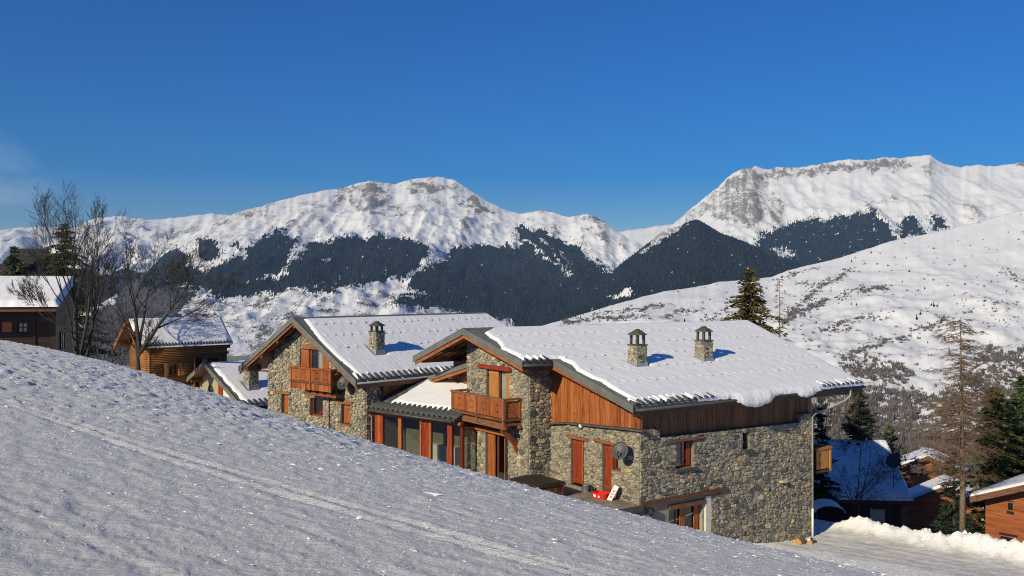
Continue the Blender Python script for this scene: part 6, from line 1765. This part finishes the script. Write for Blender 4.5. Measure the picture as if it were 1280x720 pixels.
def bare_tree(label, X, Y, base, stems, seed, bark='bark', twig='twig', depth=5, spread=.55, up=.10, nchild=(3, 5), cat='tree', name='bare_tree', group=None, minr=.006, wob=1.0):
    """stems: list of (direction, length, radius); grows tapered limbs and twigs"""
    fr = Frame(name, label, cat, X, Y, base, 0, group)
    rng = random.Random(seed); thick, thin = MB(fr), MB(fr)
    def go(p, d, ln, r, lev):
        n = 6 if lev < 2 else (4 if lev < 4 else 3)
        pts, rad = [p], [r]; dd = Vector(d).normalized(); q = Vector(p)
        for i in range(n):
            w = (.09, .13, .19, .25, .3, .3)[min(lev, 5)] * wob
            dd = (dd + Vector((rng.gauss(0, w), rng.gauss(0, w), rng.gauss(0, w * .7) + up)) * .5).normalized()
            q = q + dd * ln / n; pts.append(q.copy()); rad.append(max(minr, r * (1 - .62 * (i + 1) / n)))
        (thick if lev < 2 else thin).tube(pts, rad, 7 if lev == 0 else (5 if lev == 1 else (4 if lev == 2 else 3)), lev < 1)
        if lev >= depth: return
        k = rng.randint(*nchild) + (1 if lev in (1, 2) else 0)
        for j in range(k):
            t = rng.uniform(.28, 1.0) if lev else rng.uniform(.35, 1.0)
            f = t * n; i = min(n - 1, int(f)); pt = pts[i].lerp(pts[i + 1], f - i)
            ax = (pts[i + 1] - pts[i]).normalized()
            sd_ = ax.cross(Vector((rng.gauss(0, 1), rng.gauss(0, 1), rng.gauss(0, 1)))).normalized()
            a = spread * rng.uniform(.7, 1.4)
            cd = ax * math.cos(a) + sd_ * math.sin(a)
            rr = rad[i] * rng.uniform(.5, .72)
            go(pt, cd, ln * rng.uniform(.42, .68), max(rr, minr), lev + 1)
        go(pts[-1], dd, ln * .55, rad[-1], lev + 1)
    for d, ln, r, off in stems: go(Vector((off[0], off[1], base + off[2])), d, ln, r, 0)
    thick.build('trunk', M[bark], fr.root, True, fixn=False)
    thin.build('crown', M[twig], fr.root, True, fixn=False)
    return fr

def conifer(label, X, Y, base, top, width, seed, mat='needle', z0=.12, name='conifer', droop=.25, dens=1.0, irr=.25, power=.85, cat='tree', needle=.26, lean=0.0, group=None):
    fr = Frame(name, label, cat, X, Y, base, 0, group)
    H = top - base; rng = np.random.RandomState(seed)
    tr = MB(fr); tr.tube([(0, 0, base - .4), (lean * .3, 0, base + H * .5), (lean, 0, top - .1)], [H * .016 + .05, H * .010 + .02, .012], 7); tr.build('trunk', M['bark'], fr.root, True, fixn=False)
    P, D, S = [], [], []
    nwh = int(H * 3.2 * dens)
    for i in range(nwh):
        t = z0 + (1 - z0) * (i + rng.rand()) / nwh
        R0 = width * (1 - t) ** power + .05
        nb = rng.randint(4, 8)
        for b in range(nb):
            a = rng.rand() * 6.28; Lb = R0 * rng.uniform(1 - irr * 1.6, 1 + irr * .6)
            if Lb < .08: Lb = .08
            m = max(2, int(Lb / (needle * .40)))
            for k in range(m):
                s = (k + rng.rand()) / m
                rr = Lb * s
                z = base + H * t - droop * Lb * s * s * 1.2 + .18 * Lb * s + rng.normal(0, .03)
                nside = 3
                for q in range(nside):
                    P.append((lean * t + math.cos(a) * rr + rng.normal(0, .05 + .10 * Lb * s * .4), math.sin(a) * rr + rng.normal(0, .05 + .10 * Lb * s * .4), z - base + rng.normal(0, .04)))
                    sa = a + rng.uniform(-1.0, 1.0)
                    D.append((math.cos(sa), math.sin(sa), rng.uniform(-.55, .35))); S.append(needle * rng.uniform(.6, 1.2) * (1.1 - .5 * s * .5))
    P, D, S = np.array(P), np.array(D), np.array(S)
    n = len(P); w = rng.normal(size=(n, 3)); sd_ = np.cross(D, w); sd_ /= np.linalg.norm(sd_, axis=1)[:, None] + 1e-9
    V = np.stack([P - sd_ * S[:, None] * .30, P + sd_ * S[:, None] * .30, P + D * S[:, None]], 1).reshape(-1, 3)
    F = np.arange(n * 3).reshape(-1, 3)
    add_obj('crown', np_mesh('crown', V, F, M[mat], False), fr.root)
    return fr

def larch(label, X, Y, base, top, width, seed, z0=.28, twig='twig_warm', bark='bark_warm', r=.19, nb=150, name='bare_larch', prof=None):
    fr = Frame(name, label, 'tree', X, Y, base, 0)
    H = top - base; rng = random.Random(seed); tr, cr = MB(fr), MB(fr)
    tr.tube([(0, 0, base - .5), (.03, 0, base + H * .3), (-.05, .02, base + H * .65), (-.12, 0, top)], [r, r * .8, r * .42, .012], 8)
    for i in range(nb):
        t = z0 + (1 - z0) * ((i + rng.random()) / nb) ** 1.05
        Lb = (width * prof(t) if prof else width * (1 - t) ** .8) * rng.uniform(.45, 1.1) + .15
        a = rng.uniform(0, 6.283); c, s = math.cos(a), math.sin(a)
        p0 = Vector((-.06 * t, 0, base + H * t)); n = 5; pts = [p0]; zz_ = 0
        for k in range(1, n + 1):
            u = k / n; zz_ = Lb * (-.30 * u + .28 * u * u * u) + rng.gauss(0, .03)
            pts.append(p0 + Vector((c * Lb * u + rng.gauss(0, .04), s * Lb * u + rng.gauss(0, .04), zz_)))
        rb = .010 + .012 * Lb * .6
        cr.tube(pts, [rb * (1 - .7 * k / n) for k in range(n + 1)], 4, False)
        m = int(6 + Lb * 10)
        for k in range(m):
            u = rng.uniform(.12, 1.0); f = u * n; j = min(n - 1, int(f)); p = pts[j].lerp(pts[j + 1], f - j)
            l_ = rng.uniform(.25, .75) * min(1, .4 + Lb * .3); aa = a + rng.choice((-1, 1)) * rng.uniform(.4, 1.3)
            q1 = p + Vector((math.cos(aa) * l_ * .55, math.sin(aa) * l_ * .55, -.12 * l_)); q2 = p + Vector((math.cos(aa) * l_ * .9, math.sin(aa) * l_ * .9, -.55 * l_ * rng.uniform(.3, 1.1)))
            cr.tube([p, q1, q2], [.011, .008, .005], 3, False)
            for e in range(2):
                g = q1.lerp(q2, rng.random()); ab = aa + rng.uniform(-1.2, 1.2); le = l_ * rng.uniform(.3, .6)
                cr.tube([g, g + Vector((math.cos(ab) * le, math.sin(ab) * le, -.5 * le * rng.random()))], [.008, .004], 3, False)
    tr.build('trunk', M[bark], fr.root, True, fixn=False); cr.build('crown', M[twig], fr.root, True, fixn=False)
    return fr

def gz(X, Y): return float(ground(X, Y, False)) - .05

def build_trees():
    X, Y = -25.3, 52.5; b = gz(X, Y)
    bare_tree('tall bare tree with several upright stems, above the snow brow at the left', X, Y, b,
              [((-.06, 0, 1), 5.6, .19, (0, 0, -.3)), ((.20, .1, 1), 5.2, .14, (.22, .1, -.2)), ((-.22, .1, 1), 4.6, .09, (-.05, 0, 1.6)), ((.24, -.1, 1), 4.2, .10, (.25, .05, 1.4)), ((-.9, -.3, .40), 2.2, .035, (-.05, 0, 2.6)), ((-.7, -.35, .8), 2.4, .04, (-.05, 0, 2.2))], 21, depth=5, spread=.38, up=.10, nchild=(2, 3), group='bare trees on the brow')
    X, Y = -27.3, 66.3; b = gz(X, Y); FK = -4.45 - b
    bare_tree('forked bare tree with wide bent limbs, standing in front of the log chalet', X, Y, b,
              [((.04, 0, 1), FK + .5, .27, (0, 0, -.4)), ((-.22, .05, 1), 4.6, .18, (.02, 0, FK)), ((.55, -.1, .85), 4.4, .17, (.08, 0, FK - .1)), ((.05, .2, 1), 4.2, .11, (0, 0, FK + .6)), ((-.75, .1, .75), 3.4, .08, (-.2, 0, FK + 1.0)), ((.95, .1, .5), 3.8, .08, (.9, -.1, FK + 1.4))], 34, depth=5, spread=.55, up=.05, nchild=(2, 3), minr=.009, wob=1.2, group='bare trees on the brow')
    X, Y = -33.4, 72.5; b = gz(X, Y)
    bare_tree('dark tangled thicket tree between the tall bare tree and the log chalet', X, Y, b - .3,
              [((-.1, 0, 1), 4.6, .09, (0, 0, 0)), ((.3, .1, 1), 4.0, .08, (.7, 0, 0)), ((.45, .1, .9), 3.4, .08, (1.3, .2, 0)), ((-.4, .1, .9), 3.8, .08, (-.6, .2, 0)), ((.1, .1, 1), 4.6, .08, (-1.1, .3, 0))], 55, bark='twig', depth=4, spread=.6, up=.03, nchild=(2, 4))
    conifer('olive spruce rising behind the left chalet and its bare tree', -43.6, 88.0, -9, 6.4, 4.4, 3, 'needle_olive', .1, irr=.35, needle=.36, dens=1.2, power=.6, name='spruce')
    conifer('small dark spruce at the left frame edge beside the snowy chalet roof', -51.2, 93.0, -7, 4.6, 2.6, 4, 'needle', .1, needle=.34, power=.6, name='spruce')
    conifer('ragged spruce with a rusty tip rising behind the long snowy roof', 18.9, 72.0, -16.5, 1.6, 8.0, 5, 'needle_rust', .36, irr=.62, needle=.36, power=.85, dens=1.1, name='spruce')
    larch('thin leafless larch beside the ragged spruce behind the long roof', 21.4, 72.0, -16.5, .9, 2.0, 6, .35, r=.13, nb=70)
    bare_tree('rust-brown bare bush at the far verge of the long roof', 22.9, 70.0, -12.5, [((.1, 0, 1), 4.0, .08, (0, 0, -2)), ((-.3, 0, 1), 4.2, .08, (-.4, 0, -2)), ((.4, 0, 1), 3.8, .08, (.5, 0, -2))], 8, bark='twig_warm', twig='twig_warm', depth=4, spread=.5, nchild=(3, 5), name='bare_bush', cat='bush')
    conifer('bushy dark pine behind the shaded snowy roof', 27.6, 72.0, -18.5, -8.0, 2.5, 7, 'needle_dark', .1, irr=.3, droop=-.15, needle=.38, power=.62, dens=1.3, name='pine')
    conifer('slim dark pine close behind the downpipe corner', 22.6, 66.0, -18.0, -8.7, 1.5, 8, 'needle_dark', .1, irr=.4, needle=.32, power=.6, name='pine')
    bare_tree('spindly dark bare tree between the downpipe and the bushy pine', 22.9, 61.0, -16.5, [((.1, -.05, 1), 4.2, .07, (0, 0, 0)), ((.25, 0, 1), 3.9, .06, (.2, 0, .5))], 18, depth=4, spread=.8, up=.02, nchild=(3, 5))
    conifer('small olive pine to the right of the bushy dark pine', 33.4, 80.0, -19.0, -12.0, 1.7, 9, 'needle_olive', .1, irr=.3, droop=-.1, needle=.34, power=.6, name='pine')
    larch('tall leafless larch with a straight sunlit trunk rising from the snow bank', 25.9, 52.0, -15.0, -1.6, 3.1, 10, .33, nb=150, prof=lambda t: .30 + 1.0 * max(0, 1 - t) * (1 if t > .45 else .6 + .9 * (t - .2)))
    conifer('tall olive spruce behind the larch at the right edge', 32.6, 61.0, -19.5, -6.6, 2.6, 11, 'needle_olive', .08, irr=.22, needle=.40, power=.5, dens=1.6, name='spruce')
    conifer('dark green spruce at the extreme right, touching the olive spruce', 35.4, 62.5, -19.5, -6.0, 3.0, 12, 'needle', .08, irr=.22, needle=.40, power=.5, dens=1.6, name='spruce')
    conifer('short shaded spruce at the foot of the olive spruce', 29.6, 60.5, -19.5, -10.5, 1.7, 13, 'needle_dark', .05, irr=.3, needle=.32, power=.6, name='spruce')
build_trees()
